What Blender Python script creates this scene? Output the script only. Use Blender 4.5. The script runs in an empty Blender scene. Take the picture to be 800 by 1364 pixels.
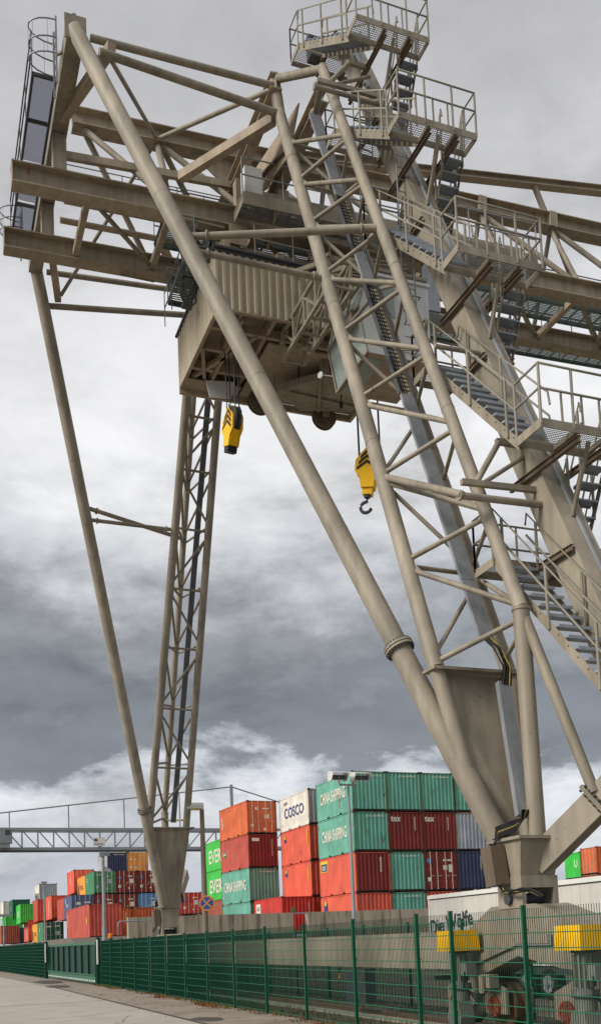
import bpy, bmesh, math, random
from mathutils import Vector, Matrix
random.seed(7)
S = bpy.context.scene
COL = S.collection
V = Vector

# ------------------------------------------------------------------ camera
F, CX, CY = 1310.8, 400.44, 1140.65            # focal length and principal point in photo pixels (800 x 1364)
EYE = V((0, 0, 1.7))
ROT = [V((0.93145, -0.36183, -0.03863)), V((0.0051, -0.0932, 0.9956)), V((0.3622, 0.9275, 0.0838))]
def _rot():
    a, p, r = -0.37193921697, 0.08392226826, -0.040698514907
    f = V((-math.sin(a)*math.cos(p), math.cos(a)*math.cos(p), math.sin(p)))
    rt = V((math.cos(a), math.sin(a), 0)); u = rt.cross(f)
    return [math.cos(r)*rt + math.sin(r)*u, -math.sin(r)*rt + math.cos(r)*u, f]
ROT = _rot()
def ray(x, y):
    a, b = (x-CX)/F, -(y-CY)/F
    return ROT[0]*a + ROT[1]*b + ROT[2]
def onX(x, y, X): d = ray(x, y); return EYE + d*(X/d.x)
def onY(x, y, Y): d = ray(x, y); return EYE + d*(Y/d.y)
def onZ(x, y, Z): d = ray(x, y); return EYE + d*((Z-EYE.z)/d.z)

cam_d = bpy.data.cameras.new('camera'); cam = bpy.data.objects.new('camera', cam_d); COL.objects.link(cam)
m = Matrix.Identity(4)
for i in range(3):
    m[i][0] = ROT[0][i]; m[i][1] = ROT[1][i]; m[i][2] = -ROT[2][i]; m[i][3] = EYE[i]
cam.matrix_world = m
cam_d.sensor_fit = 'VERTICAL'; cam_d.sensor_height = 36; cam_d.sensor_width = 24
cam_d.lens = F/1364*36
cam_d.shift_x = -(CX-400)/1364
cam_d.shift_y = (CY-682)/1364
cam_d.clip_end = 5000; cam_d.clip_start = 0.1
S.camera = cam

# ------------------------------------------------------------------ materials
def lin(r, g, b):
    def f(c):
        c /= 255.0
        return c/12.92 if c <= .04045 else ((c+.055)/1.055)**2.4
    return (f(r), f(g), f(b), 1)
def newmat(name):
    mt = bpy.data.materials.new(name); mt.use_nodes = True
    nt = mt.node_tree; b = nt.nodes['Principled BSDF']
    return mt, nt, b
def N(nt, typ, **kw):
    n = nt.nodes.new(typ)
    for k, v in kw.items(): setattr(n, k, v)
    return n
def ramp(nt, stops):
    r = nt.nodes.new('ShaderNodeValToRGB'); e = r.color_ramp.elements
    e[0].position, e[0].color = stops[0][0], stops[0][1]
    e[1].position, e[1].color = stops[-1][0], stops[-1][1]
    for p, c in stops[1:-1]:
        q = e.new(p); q.color = c
    return r
def g(v): return (v, v, v, 1)
def painted(name, c, rough=.5, var=.12, rust=0.0, rustcol=(96, 56, 34), metal=0, scale=1.0, bump=0.0, streak=True, spot=.0):
    """paint or metal with mottled fading, vertical grime runs and rust where it really sits"""
    mt, nt, b = newmat(name)
    co = N(nt, 'ShaderNodeNewGeometry')
    n1 = N(nt, 'ShaderNodeTexNoise'); n1.inputs['Scale'].default_value = .9*scale; n1.inputs['Detail'].default_value = 8
    nt.links.new(co.outputs['Position'], n1.inputs['Vector'])
    mp = N(nt, 'ShaderNodeMapping'); mp.inputs['Scale'].default_value = (7*scale, 7*scale, .5*scale)
    nt.links.new(co.outputs['Position'], mp.inputs['Vector'])
    n2 = N(nt, 'ShaderNodeTexNoise'); n2.inputs['Scale'].default_value = 1; n2.inputs['Detail'].default_value = 6
    nt.links.new(mp.outputs['Vector'], n2.inputs['Vector'])
    r1 = ramp(nt, [(.3, g(1-var)), (.7, g(1+var))])
    nt.links.new(n1.outputs['Fac'], r1.inputs['Fac'])
    r2 = ramp(nt, [(.32, g(1-var*.9)), (.6, g(1+var*.3))])
    nt.links.new(n2.outputs['Fac'], r2.inputs['Fac'])
    mx = N(nt, 'ShaderNodeMix', data_type='RGBA', blend_type='MULTIPLY'); mx.inputs[0].default_value = 1
    mx.inputs[6].default_value = c; nt.links.new(r1.outputs['Color'], mx.inputs[7])
    my = N(nt, 'ShaderNodeMix', data_type='RGBA', blend_type='MULTIPLY'); my.inputs[0].default_value = 1 if streak else .4
    nt.links.new(mx.outputs[2], my.inputs[6]); nt.links.new(r2.outputs['Color'], my.inputs[7])
    out = my.outputs[2]
    if rust > 0:
        n3 = N(nt, 'ShaderNodeTexNoise'); n3.inputs['Scale'].default_value = 2.2*scale; n3.inputs['Detail'].default_value = 10; n3.inputs['Roughness'].default_value = .68
        mp3 = N(nt, 'ShaderNodeMapping'); mp3.inputs['Scale'].default_value = (1.6, 1.6, .55)
        nt.links.new(co.outputs['Position'], mp3.inputs['Vector']); nt.links.new(mp3.outputs['Vector'], n3.inputs['Vector'])
        r3 = ramp(nt, [(.66-rust*.22, g(0)), (.72-rust*.2, g(1))])
        nt.links.new(n3.outputs['Fac'], r3.inputs['Fac'])
        mz = N(nt, 'ShaderNodeMix', data_type='RGBA'); nt.links.new(r3.outputs['Color'], mz.inputs[0])
        nt.links.new(out, mz.inputs[6]); mz.inputs[7].default_value = lin(*rustcol); out = mz.outputs[2]
    if spot:
        n5 = N(nt, 'ShaderNodeTexNoise'); n5.inputs['Scale'].default_value = 16; n5.inputs['Detail'].default_value = 3
        nt.links.new(co.outputs['Position'], n5.inputs['Vector'])
        r5 = ramp(nt, [(.27, g(1)), (.33, g(0))]); nt.links.new(n5.outputs['Fac'], r5.inputs['Fac'])
        m5 = N(nt, 'ShaderNodeMath', operation='MULTIPLY'); m5.inputs[1].default_value = spot; nt.links.new(r5.outputs['Color'], m5.inputs[0])
        mq = N(nt, 'ShaderNodeMix', data_type='RGBA'); nt.links.new(m5.outputs[0], mq.inputs[0]); nt.links.new(out, mq.inputs[6]); mq.inputs[7].default_value = lin(74, 60, 48); out = mq.outputs[2]
    nt.links.new(out, b.inputs['Base Color'])
    b.inputs['Roughness'].default_value = rough; b.inputs['Metallic'].default_value = metal
    b.inputs['Specular IOR Level'].default_value = .35
    if bump:
        bp = N(nt, 'ShaderNodeBump'); bp.inputs['Strength'].default_value = bump; bp.inputs['Distance'].default_value = .02
        n4 = N(nt, 'ShaderNodeTexNoise'); n4.inputs['Scale'].default_value = 14*scale; n4.inputs['Detail'].default_value = 5
        nt.links.new(co.outputs['Position'], n4.inputs['Vector']); nt.links.new(n4.outputs['Fac'], bp.inputs['Height'])
        nt.links.new(bp.outputs['Normal'], b.inputs['Normal'])
    return mt

M = {}
M['beige'] = painted('crane_beige_paint', lin(144, 135, 119), .55, .24, rust=.10, rustcol=(104, 82, 62), scale=.8, spot=.5)
M['beige2'] = painted('crane_beige_paint_smooth', lin(149, 140, 124), .55, .24, rust=.04, rustcol=(110, 92, 72), scale=.7, spot=.5)
M['rustbeige'] = painted('girder_beige_rusty_paint', lin(160, 147, 128), .6, .22, rust=.14, rustcol=(128, 78, 42), scale=.9)
M['cladding'] = painted('cladding_beige', lin(176, 163, 138), .55, .15, rust=.03, rustcol=(110, 92, 70), scale=.8)
M['underside'] = painted('crane_beige_lifted_shade', lin(164, 148, 129), .7, .18)  # crane beige, brightened in its colour to lift the shaded undersides
M['shadebrown'] = painted('brown_steel_painted_shade', lin(108, 94, 78), .6, .15)  # shade painted into the support beams; plain brown on cable box and sheaves
M['railpaint'] = painted('grey_beige_handrail', lin(142, 136, 122), .5, .12)
M['galv'] = painted('galvanised_steel', lin(150, 154, 158), .45, .14, metal=.35, scale=2)
M['tread'] = painted('galvanised_tread', lin(150, 157, 164), .5, .12, metal=.2, scale=2)
M['darkgrey'] = painted('dark_grey_steel', lin(72, 74, 78), .6, .12)
M['black'] = painted('black_rubber', lin(30, 30, 31), .6, .1)
M['cable_y'] = painted('yellow_cable', lin(176, 150, 62), .5, .05)
M['yellow'] = painted('yellow_paint', lin(244, 190, 18), .45, .12)
M['stripe'] = painted('black_stripe_paint', lin(35, 34, 32), .5, .05)
M['greenf'] = painted('fence_green', lin(8, 84, 58), .45, .1)
M['greenwire'] = painted('fence_wire_green', lin(34, 112, 82), .45, .08)
M['greenfill'] = painted('fence_wire_dark_green', lin(14, 74, 56), .5, .08)
M['greengate'] = painted('gate_green', lin(6, 54, 42), .5, .12)
M['greengate2'] = painted('gate_rail_green', lin(58, 104, 82), .5, .1)
M['cabwhite'] = painted('cab_grey_white', lin(206, 208, 205), .45, .06)
M['white'] = painted('white_paint', lin(225, 224, 218), .5, .05)
M['lettwhite'] = painted('lettering_white', lin(226, 222, 206), .6, .06)
M['lettdark'] = painted('lettering_dark', lin(56, 60, 66), .6, .06)
M['lettblue'] = painted('lettering_blue', lin(60, 74, 124), .6, .06)
M['red'] = painted('hub_red', lin(130, 66, 50), .75, .25, rust=.35)
M['steelrust'] = painted('wheel_rusty_steel', lin(96, 66, 46), .6, .2, rust=.3)
M['wheelbright'] = painted('worn_tread_steel', lin(150, 140, 130), .3, .1, metal=.6)
M['trailer'] = painted('trailer_white', lin(205, 200, 192), .5, .08)
M['signblue'] = painted('sign_blue', lin(50, 88, 160), .5, .05)
M['signor'] = painted('sign_faded_orange', lin(214, 138, 66), .5, .05)
M['beacon'] = painted('amber_lens', lin(235, 130, 20), .25, .03)
M['rope'] = painted('wire_rope', lin(46, 46, 48), .5, .05)
M['labelyellow'] = painted('label_yellow', lin(225, 200, 60), .5, .05)
M['motorgrey'] = painted('grey_green_motor', lin(128, 130, 120), .6, .15, rust=.05)
M['trayshade'] = painted('galvanised_tray_shaded', lin(98, 102, 108), .5, .1)  # galvanised like the near tray, its colour darkened for the far leg's shade
M['walkgreen'] = painted('greenish_walkway_grating', lin(92, 108, 102), .5, .15)

def glassmat(name, c, rough=.1, tr=.6):
    mt, nt, b = newmat(name)
    b.inputs['Base Color'].default_value = c; b.inputs['Roughness'].default_value = rough
    b.inputs['Transmission Weight'].default_value = tr; b.inputs['IOR'].default_value = 1.03
    return mt
M['glass'] = glassmat('cab_glass', lin(200, 214, 208), .05, .55)
M['polycarb'] = glassmat('clear_panel', lin(176, 178, 190), .25, .8)

def concrete(name, c, scale=1.0, streak=False, joints=None, rough=.85, moss=None, cvar=.22):
    mt, nt, b = newmat(name)
    co = N(nt, 'ShaderNodeNewGeometry')
    n1 = N(nt, 'ShaderNodeTexNoise'); n1.inputs['Scale'].default_value = .35*scale; n1.inputs['Detail'].default_value = 12; n1.inputs['Roughness'].default_value = .65
    mp = N(nt, 'ShaderNodeMapping'); mp.inputs['Scale'].default_value = (4, 4, .35) if streak else (1, 1, 1)
    nt.links.new(co.outputs['Position'], mp.inputs['Vector']); nt.links.new(mp.outputs['Vector'], n1.inputs['Vector'])
    r1 = ramp(nt, [(.3, g(1-cvar)), (.7, g(1+cvar*.7))]); nt.links.new(n1.outputs['Fac'], r1.inputs['Fac'])
    n2 = N(nt, 'ShaderNodeTexNoise'); n2.inputs['Scale'].default_value = 30*scale; n2.inputs['Detail'].default_value = 6
    nt.links.new(co.outputs['Position'], n2.inputs['Vector'])
    r2 = ramp(nt, [(.3, g(.86)), (.7, g(1.1))]); nt.links.new(n2.outputs['Fac'], r2.inputs['Fac'])
    a = N(nt, 'ShaderNodeMix', data_type='RGBA', blend_type='MULTIPLY'); a.inputs[0].default_value = 1; a.inputs[6].default_value = c
    nt.links.new(r1.outputs['Color'], a.inputs[7])
    d = N(nt, 'ShaderNodeMix', data_type='RGBA', blend_type='MULTIPLY'); d.inputs[0].default_value = 1
    nt.links.new(a.outputs[2], d.inputs[6]); nt.links.new(r2.outputs['Color'], d.inputs[7])
    out = d.outputs[2]
    if moss:
        n3 = N(nt, 'ShaderNodeTexNoise'); n3.inputs['Scale'].default_value = 1.1; n3.inputs['Detail'].default_value = 9
        nt.links.new(mp.outputs['Vector'], n3.inputs['Vector'])
        r3 = ramp(nt, [(.5, g(0)), (.66, g(.75))]); nt.links.new(n3.outputs['Fac'], r3.inputs['Fac'])
        e = N(nt, 'ShaderNodeMix', data_type='RGBA'); nt.links.new(r3.outputs['Color'], e.inputs[0])
        nt.links.new(out, e.inputs[6]); e.inputs[7].default_value = moss; out = e.outputs[2]
    nt.links.new(out, b.inputs['Base Color']); b.inputs['Roughness'].default_value = rough
    b.inputs['Specular IOR Level'].default_value = .25
    bp = N(nt, 'ShaderNodeBump'); bp.inputs['Strength'].default_value = .35; bp.inputs['Distance'].default_value = .01
    nt.links.new(n2.outputs['Fac'], bp.inputs['Height']); nt.links.new(bp.outputs['Normal'], b.inputs['Normal'])
    return mt
M['road'] = concrete('road_concrete', lin(178, 170, 160), 1.0, moss=lin(158, 150, 141), cvar=.13)
M['joint'] = concrete('joint_tar', lin(84, 78, 74), 1.0)
M['verge'] = concrete('verge_dirty_asphalt', lin(152, 140, 127), 2.0, moss=lin(118, 106, 94))
M['ground'] = concrete('yard_ground', lin(112, 104, 92), 1.2, moss=lin(84, 78, 62))
M['wallc'] = concrete('weathered_concrete', lin(180, 168, 150), 2.0, streak=True, moss=lin(96, 84, 70))
M['rail'] = painted('rail_steel', lin(98, 80, 66), .5, .2, rust=.3)
M['weed'] = painted('weeds', lin(86, 96, 44), .8, .25, streak=False)
M['deadleaf'] = painted('dry_leaves', lin(120, 84, 52), .8, .25, streak=False)

# ------------------------------------------------------------------ mesh helpers
class MB:
    def __init__(s): s.v = []; s.f = []; s.mi = []; s.sm = []
    def add(s, vs, fs, mi=0, smooth=False):
        o = len(s.v); s.v += [tuple(p) for p in vs]
        s.f += [tuple(i+o for i in f) for f in fs]; s.mi += [mi]*len(fs); s.sm += [smooth]*len(fs)
    def box(s, lo, hi, mi=0):
        (a, b, c), (d, e, f) = lo, hi
        s.add([(a,b,c),(d,b,c),(d,e,c),(a,e,c),(a,b,f),(d,b,f),(d,e,f),(a,e,f)],
              [(0,3,2,1),(4,5,6,7),(0,1,5,4),(1,2,6,5),(2,3,7,6),(3,0,4,7)], mi)
    def frame(s, p, q, up=(0,0,1)):
        d = (V(q)-V(p)).normalized(); u = V(up)
        if abs(d.dot(u)) > .98: u = V((1,0,0))
        x = d.cross(u).normalized(); y = x.cross(d).normalized()
        return x, y
    def beam(s, p, q, w, h, up=(0,0,1), mi=0):
        p, q = V(p), V(q); x, y = s.frame(p, q, up); x *= w/2; y *= h/2
        vs = [p-x-y, p+x-y, p+x+y, p-x+y, q-x-y, q+x-y, q+x+y, q-x+y]
        s.add(vs, [(0,3,2,1),(4,5,6,7),(0,1,5,4),(1,2,6,5),(2,3,7,6),(3,0,4,7)], mi)
    def ibeam(s, p, q, w, h, t=.03, up=(0,0,1), mi=0):
        p, q = V(p), V(q); x, y = s.frame(p, q, up)
        s.beam(p+y*(h/2-t/2), q+y*(h/2-t/2), w, t, up, mi); s.beam(p-y*(h/2-t/2), q-y*(h/2-t/2), w, t, up, mi)
        s.beam(p, q, t*.8, h-2*t, up, mi)
    def tube(s, p, q, r, r2=None, n=12, caps=True, mi=0):
        p, q = V(p), V(q); r2 = r if r2 is None else r2; x, y = s.frame(p, q)
        vs = [];
        for c, rr in ((p, r), (q, r2)):
            vs += [c + x*(rr*math.cos(2*math.pi*k/n)) + y*(rr*math.sin(2*math.pi*k/n)) for k in range(n)]
        s.add(vs, [(k, (k+1)%n, n+(k+1)%n, n+k) for k in range(n)], mi, n > 5)
        if caps: s.add(vs, [tuple(range(n-1, -1, -1)), tuple(range(n, 2*n))], mi)
    def poly(s, pts, r, n=6, mi=0):
        """bent tube through points, mitred joints"""
        pts = [V(p) for p in pts]; rings = []
        for i, c in enumerate(pts):
            a = (c-pts[i-1]).normalized() if i else (pts[1]-c).normalized()
            b = (pts[i+1]-c).normalized() if i < len(pts)-1 else a
            d = (a+b).normalized() if (a+b).length > .01 else a
            u = V((0,0,1)) if abs(d.z) < .95 else V((1,0,0))
            x = d.cross(u).normalized(); y = x.cross(d).normalized()
            rings.append([c + x*(r*math.cos(2*math.pi*k/n)) + y*(r*math.sin(2*math.pi*k/n)) for k in range(n)])
        vs = [v for ring in rings for v in ring]; fs = []
        for i in range(len(pts)-1):
            fs += [(i*n+k, i*n+(k+1)%n, (i+1)*n+(k+1)%n, (i+1)*n+k) for k in range(n)]
        s.add(vs, fs, mi, True)
        s.add(vs, [tuple(range(n-1, -1, -1)), tuple(range((len(pts)-1)*n, len(pts)*n))], mi)
    def prism(s, pts, off, mi=0):
        """flat polygon pts extruded by vector off"""
        off = V(off); n = len(pts); a = [V(p) for p in pts]; b = [p+off for p in a]
        s.add(a+b, [tuple(range(n-1, -1, -1)), tuple(range(n, 2*n))] + [(k, (k+1)%n, n+(k+1)%n, n+k) for k in range(n)], mi)
    def grating(s, lo, hi, z, pitch=.045, t=.006, h=.03, mi=0, cross=.09):
        y = lo[1]
        while y <= hi[1]:
            s.box((lo[0], y-t/2, z-h), (hi[0], y+t/2, z), mi); y += pitch
        x = lo[0]
        while x <= hi[0]:
            s.box((x-t/2, lo[1], z-h*.7), (x+t/2, hi[1], z-.002), mi); x += cross
    def ring(s, c, axis, R, r, n=24, k=8, mi=0):
        c, a = V(c), V(axis).normalized(); u = V((0,0,1)) if abs(a.z) < .9 else V((1,0,0))
        x = a.cross(u).normalized(); y = x.cross(a)
        vs = []
        for i in range(n):
            d = x*math.cos(2*math.pi*i/n)+y*math.sin(2*math.pi*i/n)
            vs += [c + d*(R + r*math.cos(2*math.pi*j/k)) + a*(r*math.sin(2*math.pi*j/k)) for j in range(k)]
        s.add(vs, [(i*k+j, i*k+(j+1)%k, ((i+1)%n)*k+(j+1)%k, ((i+1)%n)*k+j) for i in range(n) for j in range(k)], mi, True)
    def build(s, name, mat, parent=None):
        me = bpy.data.meshes.new(name); me.from_pydata(s.v, [], s.f)
        mats = mat if isinstance(mat, (list, tuple)) else [mat]
        for q in mats: me.materials.append(M[q] if isinstance(q, str) else q)
        me.polygons.foreach_set('material_index', s.mi); me.polygons.foreach_set('use_smooth', s.sm)
        bm = bmesh.new(); bm.from_mesh(me); bmesh.ops.recalc_face_normals(bm, faces=bm.faces); bm.to_mesh(me); bm.free()
        me.update()
        o = bpy.data.objects.new(name, me); COL.objects.link(o)
        if parent is not None: put(o, parent)
        return o
def wmat(o):
    m_ = Matrix.Translation(o.location)
    return wmat(o.parent) @ o.matrix_parent_inverse @ m_ if o.parent else m_
def put(o, parent):
    """parent a mesh that is written in world coordinates"""
    o.parent = parent; o.matrix_parent_inverse = wmat(parent).inverted()
def tag(o, label, cat, group=None, kind=None):
    if label: o['label'] = label
    if cat: o['category'] = cat
    if group: o['group'] = group
    if kind: o['kind'] = kind
    return o
def empty(name, loc, label, cat, group=None):
    o = bpy.data.objects.new(name, None); COL.objects.link(o); o.location = V(loc); o.empty_display_size = .2
    return tag(o, label, cat, group)
def part(name, mat, parent, fn):
    b = MB(); fn(b); return b.build(name, mat, parent)
def tube_part(name, mat, parent, p, q, r, n=12):
    b = MB(); b.tube(p, q, r, n=n); return b.build(name, mat, parent)

_txt = {}
def text_mesh(body, w, h, mat, xs, ys, zs, pos, name='lettering', parent=None, local=False, depth=.006):
    """letters fitted to a w x h box centred on pos, standing on axes xs, ys, zs"""
    key = body
    if key not in _txt:
        cu = bpy.data.curves.new('letters', 'FONT'); cu.body = body; cu.size = 1; cu.extrude = .01; cu.resolution_u = 3
        cu.offset = .018
        ob = bpy.data.objects.new('letters', cu); COL.objects.link(ob)
        dg = bpy.context.evaluated_depsgraph_get(); dg.update()
        me = bpy.data.meshes.new_from_object(ob.evaluated_get(dg))
        COL.objects.unlink(ob); bpy.data.objects.remove(ob)
        vs = [tuple(v.co) for v in me.vertices]; fs = [tuple(p.vertices) for p in me.polygons]
        x0 = min(v[0] for v in vs); x1 = max(v[0] for v in vs); y0 = min(v[1] for v in vs); y1 = max(v[1] for v in vs)
        _txt[key] = ([((v[0]-x0)/(x1-x0)-.5, (v[1]-y0)/(y1-y0)-.5, v[2]/.02) for v in vs], fs)
    vs, fs = _txt[key]; xs, ys, zs, pos = V(xs), V(ys), V(zs), V(pos)
    b = MB(); b.add([pos + xs*(v[0]*w) + ys*(v[1]*h) + zs*(v[2]*depth) for v in vs], fs)
    o = b.build(name, mat)
    if parent is not None:
        if local: o.parent = parent
        else: put(o, parent)
    return o

# ------------------------------------------------------------------ world and sun
SUN_AZ, SUN_EL = math.radians(-98), math.radians(33)      # azimuth from +Y towards +X (negative: the road side)
W = bpy.data.worlds.new('World'); S.world = W; W.use_nodes = True
nt = W.node_tree; bg = nt.nodes['Background']
sky = N(nt, 'ShaderNodeTexSky', sky_type='NISHITA'); sky.sun_disc = False
sky.sun_elevation = SUN_EL; sky.sun_rotation = SUN_AZ
tc = N(nt, 'ShaderNodeTexCoord'); sp = N(nt, 'ShaderNodeSeparateXYZ'); nt.links.new(tc.outputs['Generated'], sp.inputs[0])
mpw = N(nt, 'ShaderNodeMapping'); mpw.inputs['Scale'].default_value = (1, 1, 2.3); mpw.inputs['Location'].default_value = (.37, .21, .15)
nt.links.new(tc.outputs['Generated'], mpw.inputs['Vector'])
nz = N(nt, 'ShaderNodeTexNoise'); nz.inputs['Scale'].default_value = 4.2; nz.inputs['Detail'].default_value = 10; nz.inputs['Roughness'].default_value = .6; nz.inputs['Distortion'].default_value = .25
nt.links.new(mpw.outputs[0], nz.inputs['Vector'])
nz2 = N(nt, 'ShaderNodeTexNoise'); nz2.inputs['Scale'].default_value = 6.5; nz2.inputs['Detail'].default_value = 12; nz2.inputs['Roughness'].default_value = .62; nz2.inputs['Distortion'].default_value = .2
nt.links.new(mpw.outputs[0], nz2.inputs['Vector'])
# elevation profile of the cloud deck (sine of the elevation), warped by the noise
wz = N(nt, 'ShaderNodeMath', operation='MULTIPLY_ADD'); wz.inputs[1].default_value = .26
nt.links.new(nz2.outputs['Fac'], wz.inputs[0])
zz = N(nt, 'ShaderNodeMath', operation='ADD'); zz.inputs[1].default_value = -.13; nt.links.new(sp.outputs['Z'], zz.inputs[0]); nt.links.new(zz.outputs[0], wz.inputs[2])
def sk(r_, g_, b_): return lin(r_, g_, b_)
prof = ramp(nt, [(0.0, sk(190, 194, 204)), (.07, sk(188, 192, 202)), (.10, sk(206, 209, 214)), (.138, sk(224, 226, 229)), (.158, sk(196, 200, 207)), (.178, sk(134, 138, 145)),
                 (.25, sk(127, 131, 137)), (.31, sk(160, 163, 167)), (.36, sk(206, 208, 212)), (.44, sk(238, 238, 239)),
                 (.55, sk(226, 226, 228)), (.64, sk(200, 200, 202)), (.75, sk(184, 184, 186)), (1.0, sk(190, 191, 195))])
nt.links.new(wz.outputs[0], prof.inputs['Fac'])
br = ramp(nt, [(.32, g(.68)), (.46, g(1.02)), (.6, g(1.2))]); nt.links.new(nz.outputs['Fac'], br.inputs['Fac'])
# the high part of the deck is smoother than the broken part below it
fl_ = N(nt, 'ShaderNodeMapRange'); fl_.inputs['From Min'].default_value = .42; fl_.inputs['From Max'].default_value = .66; fl_.inputs['To Min'].default_value = 1; fl_.inputs['To Max'].default_value = .5
nt.links.new(sp.outputs['Z'], fl_.inputs['Value'])
cm = N(nt, 'ShaderNodeMix', data_type='RGBA', blend_type='MULTIPLY'); nt.links.new(fl_.outputs[0], cm.inputs[0])
nt.links.new(prof.outputs['Color'], cm.inputs[6]); nt.links.new(br.outputs['Color'], cm.inputs[7])
# clear sky at its physical strength shows only faintly through the deck
sc = N(nt, 'ShaderNodeMix', data_type='RGBA', blend_type='MULTIPLY'); sc.inputs[0].default_value = 1; sc.inputs[7].default_value = g(.1)
nt.links.new(sky.outputs['Color'], sc.inputs[6])
fin = N(nt, 'ShaderNodeMix', data_type='RGBA'); fin.inputs[0].default_value = .93
nt.links.new(sc.outputs[2], fin.inputs[6]); nt.links.new(cm.outputs[2], fin.inputs[7])
nt.links.new(fin.outputs[2], bg.inputs['Color']); bg.inputs['Strength'].default_value = 1.0
sl = bpy.data.lights.new('sun', 'SUN'); sl.energy = 3.1; sl.angle = math.radians(22); sl.color = (1, .95, .87)
so = bpy.data.objects.new('sun', sl); COL.objects.link(so)
sd = V((math.sin(SUN_AZ)*math.cos(SUN_EL), math.cos(SUN_AZ)*math.cos(SUN_EL), math.sin(SUN_EL)))
so.rotation_euler = sd.to_track_quat('Z', 'Y').to_euler()
S.view_settings.view_transform = 'Standard'; S.view_settings.look = 'None'
S.view_settings.exposure = 0; S.view_settings.gamma = 1; S.view_settings.use_curve_mapping = False

# ------------------------------------------------------------------ ground
def smooth(a, b, x):
    t = max(0, min(1, (x-a)/(b-a))); return t*t*(3-2*t)
def gz(x, y):
    z = -.7*smooth(11.3, 12.8, x)
    z += .45*smooth(37, 42, y)*smooth(11.3, 12.8, x)
    up = smooth(48.2, 48.35, y)*smooth(9.6, 9.8, x) if y < 60 else smooth(7.6, 9.2, x)
    z = z*(1-up) + up*(1.84 + .56*smooth(62, 66, y)*(1-smooth(16, 24, x)))
    return z
xs = [-900, -200, -60, -20, -6, 0, 3, 6, 7.6, 8.0, 8.6, 9.2, 9.62, 9.8, 10.5, 11.3, 11.7, 12.1, 12.5, 12.8, 14, 16, 18, 20, 22, 24, 30, 45, 70, 120, 300, 900]
ys = [-300, -50, -10, 0, 8, 12, 16, 20, 24, 30, 37, 38.5, 40, 41, 42, 45, 48.2, 48.35, 50, 55, 59.9, 60.1, 62, 63, 64, 65, 66, 80, 110, 160, 300, 700, 1800]
b = MB(); nx = len(xs)
b.add([(x, y, gz(x, y)-.012) for y in ys for x in xs], [(j*nx+i, j*nx+i+1, (j+1)*nx+i+1, (j+1)*nx+i) for j in range(len(ys)-1) for i in range(nx-1)])
tag(b.build('ground', 'ground'), None, None, kind='structure')
b = MB(); b.add([(-4.5, -30, .0), (5.6, -30, .0), (5.6, 46, .0), (4.6, 90, 0), (2, 260, 0), (-20, 260, 0), (-8, 90, 0), (-4.5, 46, 0)], [tuple(range(8))])
tag(b.build('road', 'road'), None, None, kind='structure')
b = MB()
b.add([(5.6, -30, .004), (7.6, -30, .004), (7.6, 46, .004), (7.2, 60, .004), (6.2, 92, .004), (3.6, 260, .004), (2.2, 260, .004), (4.7, 90, .004), (5.6, 46, .004)], [tuple(range(9))])
tag(b.build('verge', 'verge'), None, None, kind='structure')
b = MB()
for yj in (18.5, 32, 50): b.box((-4.4, yj-.02, -.02), (5.55, yj+.02, .004))
b.box((.6, -20, -.02), (.64, 90, .0045)); b.box((5.56, -20, -.02), (5.66, 46, .009))
jo = b.build('road_joint', 'joint'); tag(jo, None, None, kind='structure')
b = MB()
for x in (6.95, 7.02): pass
for (x0, y0, w, l) in ((6.0, 21.5, .35, .7), (5.9, 46, .5, 1.8), (6.3, 53, .7, 3.0)):
    n = 14; b.add([(x0+w*math.cos(2*math.pi*k/n)*(1+.2*math.sin(k*2.3)), y0+l*math.sin(2*math.pi*k/n), .0065) for k in range(n)], [tuple(range(n))])
tag(b.build('road_patch', 'joint'), None, None, kind='structure')
b = MB(); rc = random.Random(11)
for (x, y, a, n) in ((1.2, 24, 1.3, 22), (3.4, 30, .9, 18), (4.3, 20.5, 1.9, 16), (2.2, 41, 1.5, 26), (5.0, 36, 1.2, 20), (6.4, 17.5, 1.4, 14), (6.7, 29, 1.7, 20)):
    for k in range(n):
        a += rc.uniform(-.5, .5); l = rc.uniform(.12, .35); x2, y2 = x+l*math.cos(a), y+l*math.sin(a); w = rc.uniform(.004, .011)
        nx_, ny_ = -math.sin(a)*w, math.cos(a)*w
        b.add([(x-nx_, y-ny_, .0075), (x2-nx_, y2-ny_, .0075), (x2+nx_, y2+ny_, .0075), (x+nx_, y+ny_, .0075)], [(0, 1, 2, 3)]); x, y = x2, y2
tag(b.build('road_crack', 'joint'), None, None, kind='structure')
b = MB()
for _ in range(240):
    x, y, r = rc.uniform(5.2, 7.5), rc.uniform(12, 48), rc.uniform(.008, .03); b.add([(x-r, y-r, .006), (x+r, y-r*.6, .006), (x+r*.4, y+r, .006), (x, y, .006+r*.8)], [(0, 1, 3), (1, 2, 3), (2, 0, 3)])
tag(b.build('grit', 'deadleaf'), 'small grit and leaf bits scattered on the road edge', 'grit', kind='stuff')
if 0: tag(b.build('road_patch', 'joint'), None, None, kind='structure')
# crane rail and its kerb
b = MB(); b.box((8.75, 2, -.1), (9.45, 60, .05)); tag(b.build('rail_bed', 'wallc'), None, None, kind='structure')
b = MB(); b.box((9.05, 2, .05), (9.15, 60, .13)); b.box((9.0, 2, .05), (9.2, 60, .07)); tag(b.build('crane_rail', 'rail'), 'long steel crane rail laid on the concrete strip behind the green fence', 'rail')

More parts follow.
